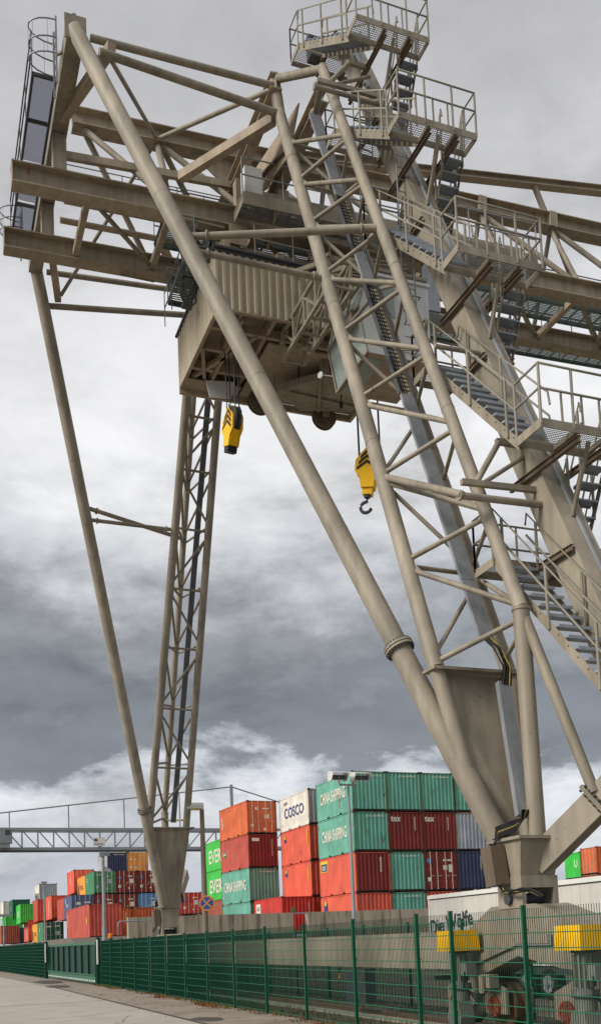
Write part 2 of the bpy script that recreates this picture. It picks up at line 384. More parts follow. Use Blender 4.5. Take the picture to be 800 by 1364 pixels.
# weeds along the fence foot and grass between rail and fence
b = MB()
def blade(b, x, y, z, h, mi):
    a = random.uniform(0, 6.28); w = random.uniform(.006, .014); l = random.uniform(-.5, .5)*h; m_ = random.uniform(-.5, .5)*h
    dx, dy = w*math.cos(a), w*math.sin(a)
    b.add([(x-dx, y-dy, z), (x+dx, y+dy, z), (x+dx*.7+l*.4, y+dy*.7+m_*.4, z+h*.6), (x-dx*.7+l*.4, y-dy*.7+m_*.4, z+h*.6), (x+l, y+m_, z+h)], [(0, 1, 2, 3), (3, 2, 4)], mi)
clumps = [(7.4+random.uniform(-.1, .25), random.uniform(9, 46), random.uniform(.03, .12)) for _ in range(170)]
for cx_, cy_, hh in clumps:
    mi = 1 if random.random() < .45 else 0
    for _ in range(16): blade(b, cx_+random.gauss(0, .07), cy_+random.gauss(0, .16), 0, hh*random.uniform(.5, 1.3), mi)
for cy_ in (26.3, 31.5, 25.6):
    for _ in range(160): blade(b, 7.25+random.gauss(0, .1), cy_+random.gauss(0, .35), 0, random.uniform(.03, .13), 1)
for _ in range(5200): blade(b, random.choice((random.uniform(7.7, 8.6), random.uniform(9.6, 11.2))), random.uniform(9, 44), 0, random.uniform(.02, .1), 0 if random.random() < .7 else 1)
tag(b.build('weeds', ['weed', 'deadleaf']), 'low weeds and dry leaves along the foot of the green fence', 'weeds', kind='stuff')

# ------------------------------------------------------------------ green mesh fences, gate
def mesh_fence(x0, y0, x1, y1, h, label, z0=0.0, posts=None, pitch=.05, post_w=.06, wire=.0105, group=None):
    d = V((x1-x0, y1-y0, 0)); L = d.length; d.normalize(); nrm = V((-d.y, d.x, 0))
    root = empty('mesh_fence', (x0, y0, z0), label, 'fence', group)
    if posts is None:
        n = max(1, round(L/2.52)); posts = [L*i/n for i in range(n+1)]
    P = lambda s, z, o=0.0: V((x0, y0, z0)) + d*s + nrm*o + V((0, 0, z))
    for s in posts:
        q = MB(); q.beam(P(s, 0), P(s, h+.03), post_w, post_w*.7, up=d); q.beam(P(s, h+.03), P(s, h+.045), post_w*1.1, post_w*.8, up=d)
        for k in range(int(h/.4)+1): q.box(tuple(P(s, .1+.4*k, post_w*.5)-V((.012, .02, .012))), tuple(P(s, .1+.4*k, post_w*.5)+V((.012, .02, .012))))
        q.build('post', 'greenf', root)
    for a, c in zip(posts[:-1], posts[1:]):
        q = MB(); s = a+.03
        while s < c-.02:
            q.tube(P(s, .03, .045), P(s, h, .045), (wire if P(c, 0).y < 20 else wire*1.45)/2, n=3, caps=False); s += pitch
        z = .06
        while z < h:
            q.tube(P(a, z, .051), P(c, z, .051), .0065, n=4, caps=False, mi=1); q.tube(P(a, z, .039), P(c, z, .039), .0065, n=4, caps=False, mi=1); z += .2
        q.build('wire_panel', ['greenfill', 'greenwire'], root)
    return root
fy = [44.5, 41.9, 39.4, 36.9, 34.4, 31.9, 29.4, 26.9, 24.4, 21.89, 19.36, 16.83, 14.31, 13.2, 11.25, 8.75, 6.3]
mesh_fence(7.55, 44.5, 7.55, 6.3, 1.99, 'long green double-wire mesh fence beside the concrete road, right of the gate', posts=[44.5-y for y in fy])
mesh_fence(6.92, 59.3, 5.6, 140, 2.12, 'green wire mesh fence farther along the road, left of the sliding gate')
mesh_fence(10.85, 46.0, 10.85, 6, 1.95, 'inner green mesh fence standing behind the crane bogies, seen through the front fence')

gate = empty('sliding_gate', (7.3, 44.6, 0), 'green sheet metal sliding gate with pale green rails, between the two roadside fences', 'gate')
gx0, gy0, gx1, gy1 = 7.45, 44.7, 7.12, 59.2
GP = lambda t, z, o=0.0: V((gx0+(gx1-gx0)*t-o, gy0+(gy1-gy0)*t, z))
part('top_rail', 'greengate2', gate, lambda b: b.beam(GP(0, 1.9), GP(1, 1.9), .14, .14))
def _br(b):
    b.beam(GP(0, .26), GP(1, .26), .2, .3)
    b.beam(GP(0, .46), GP(1, .46), .28, .05)
part('bottom_rail', 'greengate2', gate, _br)
def _dash(b):
    for k in range(26):
        t = (k+.2)/26.0; b.beam(GP(t, .2, .104), GP(t+.018, .2, .104), .006, .07)
part('white_dash', 'white', gate, _dash)
part('sheet_panel', 'greengate', gate, lambda b: b.beam(GP(0, 1.16), GP(1, 1.16), .03, 1.34))
for k in range(9):
    t = k/8.0
    part('upright', 'greengate2' if k in (0, 8) else 'greengate', gate, lambda b: b.beam(GP(t, .49, .05), GP(t, 1.83, .05), .1 if k not in (0, 8) else .16, .07, up=(0, 1, 0)))
for (yy, xx, nm) in ((44.62, 7.5, 'right'), (59.3, 6.95, 'left')):
    gp = empty('gate_post', (xx, yy, 0), 'square green gate post with white notice strip, at the %s end of the sliding gate' % nm, 'post')
    part('upright', 'greengate', gp, lambda b: b.box((xx-.09, yy-.09, 0), (xx+.09, yy+.09, 2.15)))
    part('notice_strip', 'white', gp, lambda b: b.box((xx-.1, yy-.26, .95), (xx-.09, yy-.1, 2.05)) or b.box((xx-.09, yy-.26, .95), (xx-.05, yy-.091, 2.05)))
p = onY(147, 1247, 44.9)
bc = empty('warning_beacon', (p.x, 44.9, 2.0), 'small amber warning beacon on a dark bracket above the gate end', 'beacon')
part('base', 'darkgrey', bc, lambda b: (b.tube((p.x, 44.9, 1.98), (p.x, 44.9, 2.1), .11), b.box((p.x-.6, 44.82, 1.93), (p.x+.2, 44.98, 1.985)), b.box((p.x-.05, 44.86, 0), (p.x+.05, 44.94, 1.94))))
part('lens', 'beacon', bc, lambda b: (b.tube((p.x, 44.9, 2.1), (p.x, 44.9, 2.27), .1, .095, 14), b.tube((p.x, 44.9, 2.27), (p.x, 44.9, 2.32), .095, .05, 14)))

# ------------------------------------------------------------------ concrete retaining wall
wl = empty('retaining_wall', (9.5, 48, 0), 'weathered pale concrete retaining wall with a gap, below the container stacks', 'wall')
gx = onY(390.5, 1222, 48).x; gx2 = onY(410, 1222, 48).x
part('wall_block', 'wallc', wl, lambda b: (b.box((9.55, 48, -.8), (gx, 48.4, 3.1)), b.box((8.7, 47.6, -.3), (13.5, 47.998, 1.62))))
part('wall_block', 'wallc', wl, lambda b: b.box((gx2, 48, -.8), (60, 48.4, 3.1)))
part('lower_block', 'wallc', wl, lambda b: b.box((gx+.002, 48.05, -.8), (gx2-.002, 48.35, 1.86)))
part('lintel', 'galv', wl, lambda b: b.box((gx+.002, 48.02, 3.02), (gx2-.002, 48.1, 3.1)))
p = onY(158, 1250, 46.8); q = onY(170, 1227, 46.8)
hr = part('guard_rail', 'galv', None, lambda b: b.poly([(p.x, 46.8, 0), (p.x, 46.8, q.z-.08), (p.x+.08, 46.8, q.z), (q.x+1.2, 46.8, q.z), (q.x+1.28, 46.8, q.z-.08), (q.x+1.28, 46.8, 1.62)], .035))
tag(hr, 'bent galvanised tube guard rail beside the left end of the concrete wall', 'rail')

# ------------------------------------------------------------------ containers
CH, CW = 2.591, 2.42
def cmat(name, c, rust=.08, var=.12):
    lc = lin(*c); gr = .3*lc[0]+.6*lc[1]+.1*lc[2]
    M['c_'+name] = painted('container_'+name, tuple(min(.8, (v*.9+gr*.1)*1.28) for v in lc[:3])+(1,), .6, var*1.5, rust=rust*1.5, rustcol=(104, 62, 38), scale=.9)
for nm, c, r in (('teal', (92, 158, 138), .16), ('mint', (104, 158, 132), .06), ('redbrown', (176, 74, 58), .06), ('darkred', (120, 36, 32), .05), ('red', (186, 44, 34), .04),
                 ('orangered', (206, 84, 58), .06), ('orange', (196, 92, 40), .1), ('amber', (232, 140, 24), .05), ('navy', (52, 60, 88), .05), ('slate', (78, 90, 122), .05),
                 ('grey', (150, 156, 164), .08), ('white', (205, 200, 188), .14), ('brightgreen', (44, 178, 58), .0), ('green', (64, 124, 86), .04), ('darkgreen', (24, 92, 72), .04),
                 ('brown', (150, 78, 58), .08), ('blue', (74, 126, 172), .04)):
    cmat(nm, c, r)
M['casting'] = painted('dark_rusty_casting', lin(52, 44, 40), .7, .2, rust=.2)
M['rod'] = painted('lock_rod', lin(186, 172, 152), .5, .15, rust=.12)
_cm = {}
FR = {}
for nm, cc in (('teal', (88, 130, 104)), ('orange', (176, 88, 44)), ('white', (176, 150, 116)), ('orangered', (176, 80, 56)), ('darkred', (104, 40, 34)), ('grey', (150, 130, 100))):
    M['frame_'+nm] = painted('frame_'+nm, lin(*cc), .65, .2, rust=.5, rustcol=(120, 82, 46), scale=1.6); FR[nm] = 'frame_'+nm
def corr(b, p0, du, n, L, z0, z1, nrm, depth, pitch, mi=0):
    """vertical trapezoid corrugation along du, recessed by depth behind p0"""
    u = V(du); nv = V(nrm); k = max(2, round(L/pitch)); pt = []
    w = L/k
    for i in range(k):
        for f, d in ((0, 0), (.3, 0), (.5, 1), (.8, 1)): pt.append((i*w+f*w, d*depth))
    pt.append((L, 0)); p0 = V(p0)
    vs = []
    for s, d in pt: a = p0 + u*s - nv*d; vs += [(a.x, a.y, z0), (a.x, a.y, z1)]
    b.add(vs, [(2*i, 2*i+2, 2*i+3, 2*i+1) for i in range(len(pt)-1)], mi)
def container_mesh(L, H, end, far):
    k = (L, H, end, far)
    if k in _cm: return _cm[k]
    b = MB(); Wd = CW; t = .1
    for x in (0, Wd-t):
        for y in (0, L-t): b.box((x, y, .12), (x+t, y+t, H-.12), 3)
    for x in (-.004, Wd-.146):
        for y in (-.004, L-.146):
            for z in (0, H-.12): b.box((x, y, z), (x+.15, y+.15, z+.12), 1)
    for x in (0, Wd-.06):
        b.box((x, .15, H-.08), (x+.06, L-.15, H-.02))
        # bottom side rail with forklift pockets
        if L < 7:
            for y0, y1 in ((.15, 1.82), (2.18, 3.88), (4.24, L-.15)): b.box((x, y0, .03), (x+.06, y1, .17))
            b.box((x+.06*(x == 0), .15, .165), (x+.06, L-.15, .18)) if False else None
        else: b.box((x, .15, .03), (x+.06, L-.15, .17))
    for y in (0, L-.06):
        b.box((.15, y+(.02 if y == 0 else 0), H-.12), (Wd-.15, y+.06, H-.035), 3); b.box((.15, y+(.03 if y == 0 else 0), .05), (Wd-.15, y+.06, .15), 1)
    corr(b, (.012, L-.1, 0), (0, -1, 0), 0, L-.2, .16, H-.075, (-1, 0, 0), .042, .28)
    corr(b, (Wd-.012, .1, 0), (0, 1, 0), 0, L-.2, .16, H-.075, (1, 0, 0), .036, .28)
    corr(b, (Wd-.1, L-.012, 0), (-1, 0, 0), 0, Wd-.2, .15, H-.1, (0, 1, 0), .036, .25)
    if end == 'wall': corr(b, (.1, .02, 0), (1, 0, 0), 0, Wd-.2, .15, H-.1, (0, -1, 0), .075, .27, 2)
    b.box((.05, .05, H-.045), (Wd-.05, L-.05, H-.03)); b.box((.03, .03, .13), (Wd-.03, L-.03, .155))
    me = b.build('c', ['white', 'black', 'white', 'white']); d = me.data; bpy.data.objects.remove(me)
    _cm[k] = d; return d
_dm = {}
def door_mesh(H):
    if H not in _dm:
        b = MB(); w = (CW-.22)/2
        b.box((0, .03, .16), (w-.01, .07, H-.13))
        for i in range(5):
            z0 = .3+i*(H-.62)/5; b.box((.06, .018, z0), (w-.07, .031, z0+(H-.62)/5-.13))
        o = b.build('door', 'white'); _dm[H] = [o.data]; bpy.data.objects.remove(o)
        b = MB(); b.tube((0, -.012, .1), (0, -.012, H-.08), .026, n=6)
        for z in (.12, .6, 1.35, H-.5, H-.12): b.box((-.045, -.012, z), (.045, .017, z+.06))
        b.box((-.02, -.03, .95), (.28, -.012, .99))
        o = b.build('lock_rod', 'rod'); _dm[H].append(o.data); bpy.data.objects.remove(o)
    return _dm[H]
def setmat(o, i, m_):
    o.material_slots[i].link = 'OBJECT'; o.material_slots[i].material = M['c_'+m_] if 'c_'+m_ in M else M[m_]
cont_n = [0]
def container(x, y, z, colour, label, end='wall', L=6.058, H=CH, group=None, castings=None, sidetext=(), endtext=(), rotz=0, rods=True, endcolour=None):
    """x, y, z: lower corner nearest the road and the camera"""
    o = bpy.data.objects.new('shipping_container', container_mesh(L, H, end, False)); COL.objects.link(o)
    o.location = (x, y, z); o.rotation_euler = (0, 0, rotz)
    setmat(o, 0, colour); setmat(o, 1, castings or 'casting'); setmat(o, 2, endcolour or colour); setmat(o, 3, FR.get(colour, endcolour or colour))
    tag(o, label, 'container', group or 'stacked shipping containers')
    if end == 'door':
        dm = _dm.get(H) or door_mesh(H); dm = door_mesh(H)
        for k in range(2):
            d = bpy.data.objects.new('door', dm[0]); COL.objects.link(d); d.parent = o
            w = (CW-.22)/2; d.location = (.11+k*w+.005, 0, 0); setmat(d, 0, endcolour or colour)
            if rods:
                for rx in (.3, .78):
                    r = bpy.data.objects.new('lock_rod', dm[1]); COL.objects.link(r); r.parent = d; r.location = (rx if k == 0 else rx, 0, 0)
    for body, w, h, cy_, cz_, mt in sidetext:
        text_mesh(body, w, h, mt, (0, -1, 0), (0, 0, 1), (-1, 0, 0), (-.003 if body != 'BOX' else -.014, cy_, cz_), parent=o, local=True)
    for body, w, h, cx_, cz_, mt in endtext:
        text_mesh(body, w, h, mt, (1, 0, 0), (0, 0, 1), (0, -1, 0), (cx_, .008 if end == 'wall' else .008, cz_), parent=o, local=True)
    return o
def patch(o, face, c, w, h, mat, name='placard'):
    b = MB(); a, z = c; k = .0025*len([q_ for q_ in o.children if q_.name.startswith(('placard', 'sticker'))])
    if face == 'side': b.box((-.004-k, a-w/2, z-h/2), (.004, a+w/2, z+h/2))
    else: b.box((a-w/2, .004-k*.5, z-h/2), (a+w/2, .016, z+h/2))
    q = b.build(name, mat if mat in M else 'c_'+mat); q.parent = o; return q
LW, LD, LB = 'lettwhite', 'lettdark', 'lettblue'
NUM = lambda s: [(s, 1.25, .11, 1.45, 2.28, LW)]
# right block: 4 columns, 4 tiers, corner measured from the photo
BX, BY, BT, BP = 25.66, 56.35, 12.25, 2.45
def bt(i): return BT-CH*(i+1)
csc = [('CHINA SHIPPING', 4.1, .78, 3.25, 1.42, LW)]
c = container(BX, BY, bt(0), 'teal', 'mint green CHINA SHIPPING container on top of the big stack, behind the floodlight heads', sidetext=csc, endtext=NUM('CCLU 307170 6')); 
c = container(BX, BY, bt(1), 'teal', 'mint green CHINA SHIPPING container, second from top at the big stack corner', sidetext=csc, endtext=NUM('CCLU 304795 2'))
c = container(BX, BY, bt(2), 'orangered', 'red container with a yellow placard, under the two mint CHINA SHIPPING boxes', sidetext=[('BOX', .62, .3, 5.15, 1.93, LW)], endcolour='darkred')  # end painted darker than the side to carry its shade
patch(c, 'side', (5.15, 2.02), 1.2, .75, 'labelyellow'); patch(c, 'side', (5.15, 1.95), 1.02, .5, 'lettblue')
text_mesh('2278340', .12, 1.0, LW, (1, 0, 0), (0, 0, 1), (0, -1, 0), (1.75, .008, 1.75), parent=c, local=True)
c = container(BX, BY, bt(3), 'orangered', 'red container at the bottom corner of the big stack, behind the slim mast')
patch(c, 'side', (5.2, 1.9), .5, .55, 'lettblue'); patch(c, 'side', (5.2, 2.1), .3, .25, 'labelyellow', 'sticker')
top = ['teal container with rusty end, second in the top row of the big stack', 'green-teal container, third in the top row of the right-hand stack', 'teal container ending the top row, cut off by the big sloping crane tube']
nums = ['CCLU 285578 8', 'CCLU 269784 0', 'CCLU 287071 4']
for k in range(3): container(BX+BP*(k+1)+(.08 if k == 2 else 0), BY, bt(0), 'teal', top[k], endtext=NUM(nums[k]))
tex = [('tex', .72, .36, .52, 2.1, LW), ('7 2 0 1 4', .09, .9, 1.88, 1.8, LW)]
container(BX+BP, BY, bt(1), 'darkred', 'dark red container lettered tex, the left one of the side-by-side pair', endtext=tex)
container(BX+BP*2, BY, bt(1), 'darkred', 'dark red container lettered tex, the right one of the side-by-side pair', endtext=tex)
container(BX+BP*3, BY, bt(1), 'grey', 'pale grey container right of the two tex boxes, against the crane tube')
container(BX+BP, BY, bt(2), 'teal', 'teal container between a red container and dark red doors, third tier of the right-hand stack', endtext=NUM('CCLU 370731 8'))
c = container(BX+BP*2, BY, bt(2), 'darkred', 'dark red container showing its locked doors and a round blue sticker, below a tex box', end='door')
b = MB(); b.tube((.33, -.002, 1.95), (.33, .018, 1.95), .17, n=20); q = b.build('round_sticker', 'c_blue'); q.parent = c
for (x_, z_, w_, h_) in ((.3, .75, .22, .26), (1.5, 1.98, .3, .1), (1.85, 1.98, .34, .1), (1.5, 1.5, .3, .3), (1.9, 1.45, .3, .5)): patch(c, 'end', (x_, z_), w_, h_, 'lettwhite')
container(BX+BP*3, BY, bt(2), 'navy', 'dark navy blue container below the pale grey one, beside the crane foot', endtext=[('3 4 4 1 2', .09, .9, 1.75, 1.8, LW)])
container(BX+BP, BY, bt(3), 'teal', 'teal container in the bottom tier of the right-hand stack, just above the concrete wall', endtext=NUM('CCLU 357198 4'))
container(BX+BP*2, BY, bt(3), 'orangered', 'orange red container mostly hidden behind the white trailer top')
container(BX+BP*3, BY, bt(3), 'teal', 'teal container peeping out above the white trailer under the navy one')

# second stack (three high, COSCO on top)
p = onZ(410, 1049.5, 12.45); X2, Y2 = p.x, p.y
c = container(X2, Y2, 12.45-CH, 'white', 'off-white rusty container lettered COSCO on top of its stack', endcolour='grey', sidetext=[('COSCO', 4.0, .78, 3.05, 1.35, LB), ('COSCO', .9, .2, 4.75, 2.1, LB)])
for i, t in ((2, 'red container directly under the white COSCO box'), (3, 'red container second below the white COSCO box')):
    c = container(X2, Y2, 12.45-CH*i, 'orangered', t); patch(c, 'side', (5.1, 2.0), .45, .5, 'lettblue'); patch(c, 'side', (5.1, 2.12), .3, .22, 'labelyellow', 'sticker')
    text_mesh('1', .1, 1.1, 'labelyellow', (0, -1, 0), (0, 0, 1), (-1, 0, 0), (0, .55, 1.7), parent=c, local=True)
container(X2, Y2, 12.45-CH*4, 'orangered', 'red container at the foot of the COSCO stack, mostly hidden by the wall')
# third stack (orange doors on top)
p = onZ(328.7, 1065.5, 12.45); X3, Y3, R3 = p.x, p.y, .07
c = container(X3, Y3, 12.45-CH, 'orange', 'orange container with locked doors facing the road, on top of the third stack', rotz=R3, end='door', sidetext=[('TAL', .3, .9, 5.4, 1.4, LW)])
for (x_, z_, w_, h_) in ((.4, .65, .25, .2), (.75, 1.95, .2, .2), (1.5, 1.95, .5, .1), (1.6, 1.35, .35, .3), (1.4, .35, .2, .2)): patch(c, 'end', (x_, z_), w_, h_, 'lettwhite')
c = container(X3, Y3, 12.45-CH*2, 'redbrown', 'dark red container with a white name plate on its ribbed end, below the orange doors', rotz=R3, endcolour='darkred')  # lit side and shaded end of one red box, put into the two colours
patch(c, 'end', (.6, 2.15), .6, .25, 'lettwhite'); text_mesh('1 0 1 3', .1, 1.3, LW, (1, 0, 0), (0, 0, 1), (0, -1, 0), (1.95, .008, 1.55), parent=c, local=True)
b = MB(); b.tube((-.003, 5.2, 1.45), (.012, 5.2, 1.45), .3, n=20); q = b.build('round_logo', 'c_green'); q.parent = c
text_mesh('CAI', .7, .2, LW, (0, -1, 0), (0, 0, 1), (-1, 0, 0), (-.006, 5.2, 1.45), parent=c, local=True)
c = container(X3, Y3, 12.45-CH*3, 'teal', 'mint container lettered CHINA SHIPPING in the third stack, left of the red boxes', rotz=R3, sidetext=[('CHINA SHIPPING', 4.6, .8, 3.1, 1.35, LW), ('C C L U', .25, 1.1, 5.6, .95, LW)], endtext=NUM('CCLU 274017 0'))
container(X3, Y3, 12.45-CH*4, 'teal', 'bright mint container at the foot of the third stack, just over the wall', rotz=R3)
# red container lying in front
p = onZ(375, 1193.7, 4.72); 
c = container(p.x, p.y, 4.72-CH, 'red', 'bright red container with a green triangle on its end, at the wall gap', endcolour='red')
patch(c, 'side', (5.1, 1.9), 1.0, .7, 'lettwhite'); text_mesh('GOLD', .7, .3, LD, (0, -1, 0), (0, 0, 1), (-1, 0, 0), (-.006, 5.1, 1.9), parent=c, local=True)
b = MB(); b.prism([(.6, .004, 1.5), (1.05, .004, 1.5), (.82, .004, 1.95)], (0, .01, 0)); q = b.build('triangle_mark', 'c_green'); q.parent = c
text_mesh('2 1 0 9 4', .1, 1.2, LW, (1, 0, 0), (0, 0, 1), (0, -1, 0), (2.0, .008, 1.6), parent=c, local=True)
# green pair behind
p = onY(269.5, 1126, 91); HG = 2.75
for i, t in ((0, 'bright green container starting EVER, upper one of the pair behind the third stack'), (1, 'bright green container starting EVER, lower one of the pair behind the third stack'), (2, None)):
    if t: container(p.x, 91-12.19, p.z-HG*(i+1), 'brightgreen', t, L=12.19, H=HG, sidetext=[('EVERGREEN', 9.6, 1.25, 5.2, 1.3, LW)])
container(p.x, 91-12.19, p.z-HG*3, 'brown', 'brown container under the bright green pair, behind the lamp post', L=12.19, H=HG)
# rotated pair on the far right
p = onY(793, 1127, 76)
q = onY(763.5, 1131, 78.6)
def rot_container(x, y, ztop, colour, label, end, **kw):
    # long axis along X, its end facing the road side
    return container(x, y, ztop-CH, colour, label, end=end, rotz=math.radians(-90), **kw)
c = rot_container(p.x, 76+CW, p.z, 'orange', 'rusty orange container with locked doors, at the right edge above the trailer roof', 'door')
c = rot_container(p.x, 76+CW+2.55, p.z-.25, 'brightgreen', 'bright green container with a white letter U, at the right above the trailer roof', 'wall', endtext=[('U', .5, .75, 1.75, 1.45, LW)])
for k, dz in ((0, 0), (1, -.25)):
    zb = p.z+dz-CH
    while zb-CH > 1.7:
        zb -= CH; rot_container(p.x, 76+CW+2.55*k, zb+CH, 'orangered' if k else 'brown', 'red-brown container supporting the %s box at the right edge' % ('green letter U' if k else 'rusty orange'), 'wall')

# far left group: tiers from a base of 2.42
ZB, HC = 2.42, 2.896
def at(px, py, ztop): return onZ(px, py, ztop)
def put_c(px, py, ztop, colour, label, H=CH, dY=None, **kw):
    p = onZ(px, py, ztop) if dY is None else onY(px, py, dY)
    z = p.z if dY is not None else ztop
    return container(p.x, p.y, z-H, colour, label, H=H, **kw)
T = lambda n, h=CH: ZB+h*n
gA = 'containers stacked along the road behind the sliding gate'
c = put_c(118.7, 1203.7, T(1), 'redbrown', 'large plain red-brown container just behind the sliding gate', group=gA, L=12.19)
patch(c, 'side', (1.3, 1.3), .3, .5, 'labelyellow'); text_mesh('7 1 4 2', .25, 1.2, LW, (0, -1, 0), (0, 0, 1), (-1, 0, 0), (0, 11.5, 1.6), parent=c, local=True)
p = onZ(137, 1209.5, T(1))
c = container(p.x, p.y, ZB, 'orange', 'orange-brown container with white upright lettering, right of the big red-brown one behind the gate pole', group=gA, sidetext=[('TRITON', .3, 1.6, 5.2, 1.35, LW)], endtext=[('1 2 8 0', .1, 1.0, 1.95, 1.7, LW)])
c = container(p.x+2.46, p.y+.1, ZB, 'orange', 'orange-brown container partly hidden by the concrete wall end', group=gA)
# row R facing the camera
p = onZ(125, 1160, T(3)); RX, RY, RP = p.x, p.y, 2.46
rowlab = {3: ['green', 'darkred', 'darkred', 'darkred', 'darkred'], 2: ['darkred', 'darkred', 'blue', 'darkred', 'red'], 1: ['darkred', 'darkred', 'darkred', 'orangered', 'darkred']}
words = {3: ['grey-green container with CAPITAL doors beside the lamp pole', 'dark red container with door stickers, right of the grey-green CAPITAL doors', 'dark red container with a round blue sticker, second right of the CAPITAL doors', None, None],
         2: ['dark red door-end container directly under the CAPITAL doors', 'dark red door-end container under the sticker doors, left of the blue one', 'light blue container left of the far crane leg', None, 'small red container showing between the far crane leg and the lamp post'],
         1: ['dark red container almost hidden above the orange-brown one', None, 'dark red container with white sticker at the wall end, left of the far crane foot', None, 'dark brown container lettered tex, right of the far crane foot']}
for n_ in (1, 2, 3):
    for k in range(5):
        if not words[n_][k]: continue
        c = container(RX+RP*k, RY, T(n_)-CH, rowlab[n_][k], words[n_][k], end='wall' if (n_ == 1 and k == 4) else 'door', group=gA,
                      sidetext=[('CA', .5, .5, 4.6, 1.8, LW)] if (n_ == 3 and k == 0) else (), endtext=[('tex', .8, .4, 1.3, 2.0, LW)] if (n_ == 1 and k == 4) else ([('CAPITAL', .75, .16, .65, 2.15, LW)] if (n_ == 3 and k == 0) else ()))
        if not (n_ == 1 and k == 4):
            b = MB(); b.tube((.45, -.002, 1.8), (.45, .018, 1.8), .16, n=16); q = b.build('round_sticker', 'c_blue' if n_ != 3 or k else 'c_green'); q.parent = c
            for (x_, z_, w_, h_) in ((.4, .8, .3, .28), (1.6, 1.95, .5, .12), (1.7, 1.4, .45, .5), (1.45, .6, .2, .15)): patch(c, 'end', (x_, z_), w_, h_, 'lettwhite' if n_ != 3 or k else 'grey')
            patch(c, 'end', (1.25, 1.2), .12, .12, 'labelyellow')
c = container(RX, RY+6.15, T(3)-CH, 'amber', 'amber yellow container with dark lettering, behind the grey-green CAPITAL box', group=gA, sidetext=[('JSC', 2.2, .6, 2.6, 1.2, LD), ('HLL', 1.6, 1.2, 5.0, 1.1, LD)])
p = onZ(142.5, 1135, T(4))
c = container(p.x, p.y, T(4)-CH, 'grey', 'dark navy container with a grey long side, highest box behind the lamp pole', group=gA, endtext=NUM('NEPU 512044 6'), endcolour='navy')
c = container(p.x+RP, p.y, T(4)-CH, 'amber', 'amber orange container with locked doors, top tier left of the far crane leg', end='door', group=gA)
for (x_, z_, w_, h_) in ((.4, .8, .3, .3), (.4, 1.75, .3, .2), (.85, 1.7, .2, .2), (.9, .7, .3, .3)): patch(c, 'end', (x_, z_), w_, h_, 'lettwhite')
# column left of row R
c = container(RX-RP-.02, RY, T(2)-CH, 'slate', 'slate blue container with white marks on its doors, left of the CAPITAL column', end='door', group=gA, sidetext=[('OWL', 1.6, .35, 3.4, 1.5, LW), ('8', .4, .6, 4.8, 2.0, LW)])
patch(c, 'end', (.75, 1.6), .5, .3, 'lettwhite'); patch(c, 'end', (1.7, 1.7), .6, .15, 'lettwhite')
container(RX-RP-.02, RY+6.15, T(2)-CH, 'redbrown', 'plain red-brown container behind the slate blue one', group=gA)
p = onY(98.7, 1158, RY+12.5); c = container(p.x, p.y, p.z-HC, 'orangered', 'orange-red container towering left of the amber one, with white marks', H=HC, group=gA, end='door', sidetext=[('B A', .5, .9, 3.0, 1.6, LW)])
p = onY(68.7, 1192.5, RY+12.6); c = container(p.x, p.y, p.z-HC, 'orangered', 'orange-red container with white upright marks behind the second lamp pole', H=HC, group=gA, sidetext=[('Y A N', .6, 2.0, 2.9, 1.4, LW)])
p = onY(50, 1197.5, RY+18.9); c = container(p.x, p.y, p.z-HC, 'redbrown', 'brown-red container below the white MAERSK box', H=HC, group=gA)
p = onY(52.5, 1177, RY+31); c = container(p.x, p.y, p.z-HC, 'white', 'white container lettered MAERSK with a pale grey end, high in the left stack', H=HC, group=gA, endcolour='grey', sidetext=[('MAERSK', 3.6, .9, 2.3, 1.2, LD)])
patch(c, 'side', (5.0, 1.2), 1.2, 1.2, 'blue')
p = onY(17.2, 1198, RY+38); c = container(p.x, p.y, p.z-HC, 'darkgreen', 'dark green container with white marks on its end, left of the white MAERSK box', H=HC, group=gA, sidetext=[('C', .8, .6, 3.2, 1.6, LW)], endtext=[('CAP', .8, .2, 1.0, 1.9, LW)])
p = onY(27.5, 1204, RY+24); c = container(p.x, p.y, p.z-CH, 'brightgreen', 'bright green container with a white name panel, in front of the dark green one', group=gA, sidetext=[('SERGER', 2.4, .8, 3.0, 1.3, LW)])
p = onY(7.5, 1217.5, RY+38); c = container(p.x, p.y, p.z-CH, 'brightgreen', 'bright green container at the far left edge, behind the last lamp pole', group=gA, sidetext=[('HR', .9, .5, 1.2, .8, LW)])
p = onY(5, 1200.6, RY+46); c = container(p.x, p.y, p.z-CH, 'white', 'dull white container at the top of the far left edge', group=gA)
c = put_c(57.5, 1228, T(1), 'green', 'green container with dark green doors, standing behind the left fence at the gate', end='door', group=gA, sidetext=[('CA', .7, .5, 3.6, 1.7, LW)], endcolour='darkgreen')
PX, PYY = c.location.x, c.location.y
patch(c, 'end', (.65, 2.0), .7, .15, 'lettwhite'); patch(c, 'end', (1.7, 2.05), .6, .15, 'lettwhite'); patch(c, 'end', (1.7, 1.2), .5, .5, 'grey')
container(PX, PYY+6.15, T(1)-CH, 'amber', 'amber container with dark lettering, low behind the left fence', group=gA, sidetext=[('JSC', 2.2, .6, 2.4, 1.2, LD), ('HLL', 1.4, 1.2, 5.0, 1.1, LD)])
p = onY(38, 1225, PYY+12.4); container(p.x, p.y, p.z-HC, 'orangered', 'orange-red container with white upright marks, low behind the left fence', H=HC, group=gA, sidetext=[('A E', .8, 2.0, 2.8, 1.4, LW)])
p = onY(19.4, 1235.6, PYY+24); container(p.x, p.y, p.z-CH, 'slate', 'slate blue container with white marks, low at the left behind the fence', group=gA, sidetext=[('LEA', 2.4, .8, 2.8, 1.2, LW)])
p = onY(2, 1233, PYY+20); container(p.x, p.y, p.z-CH, 'brown', 'brown container low at the left edge behind the fence', group=gA)
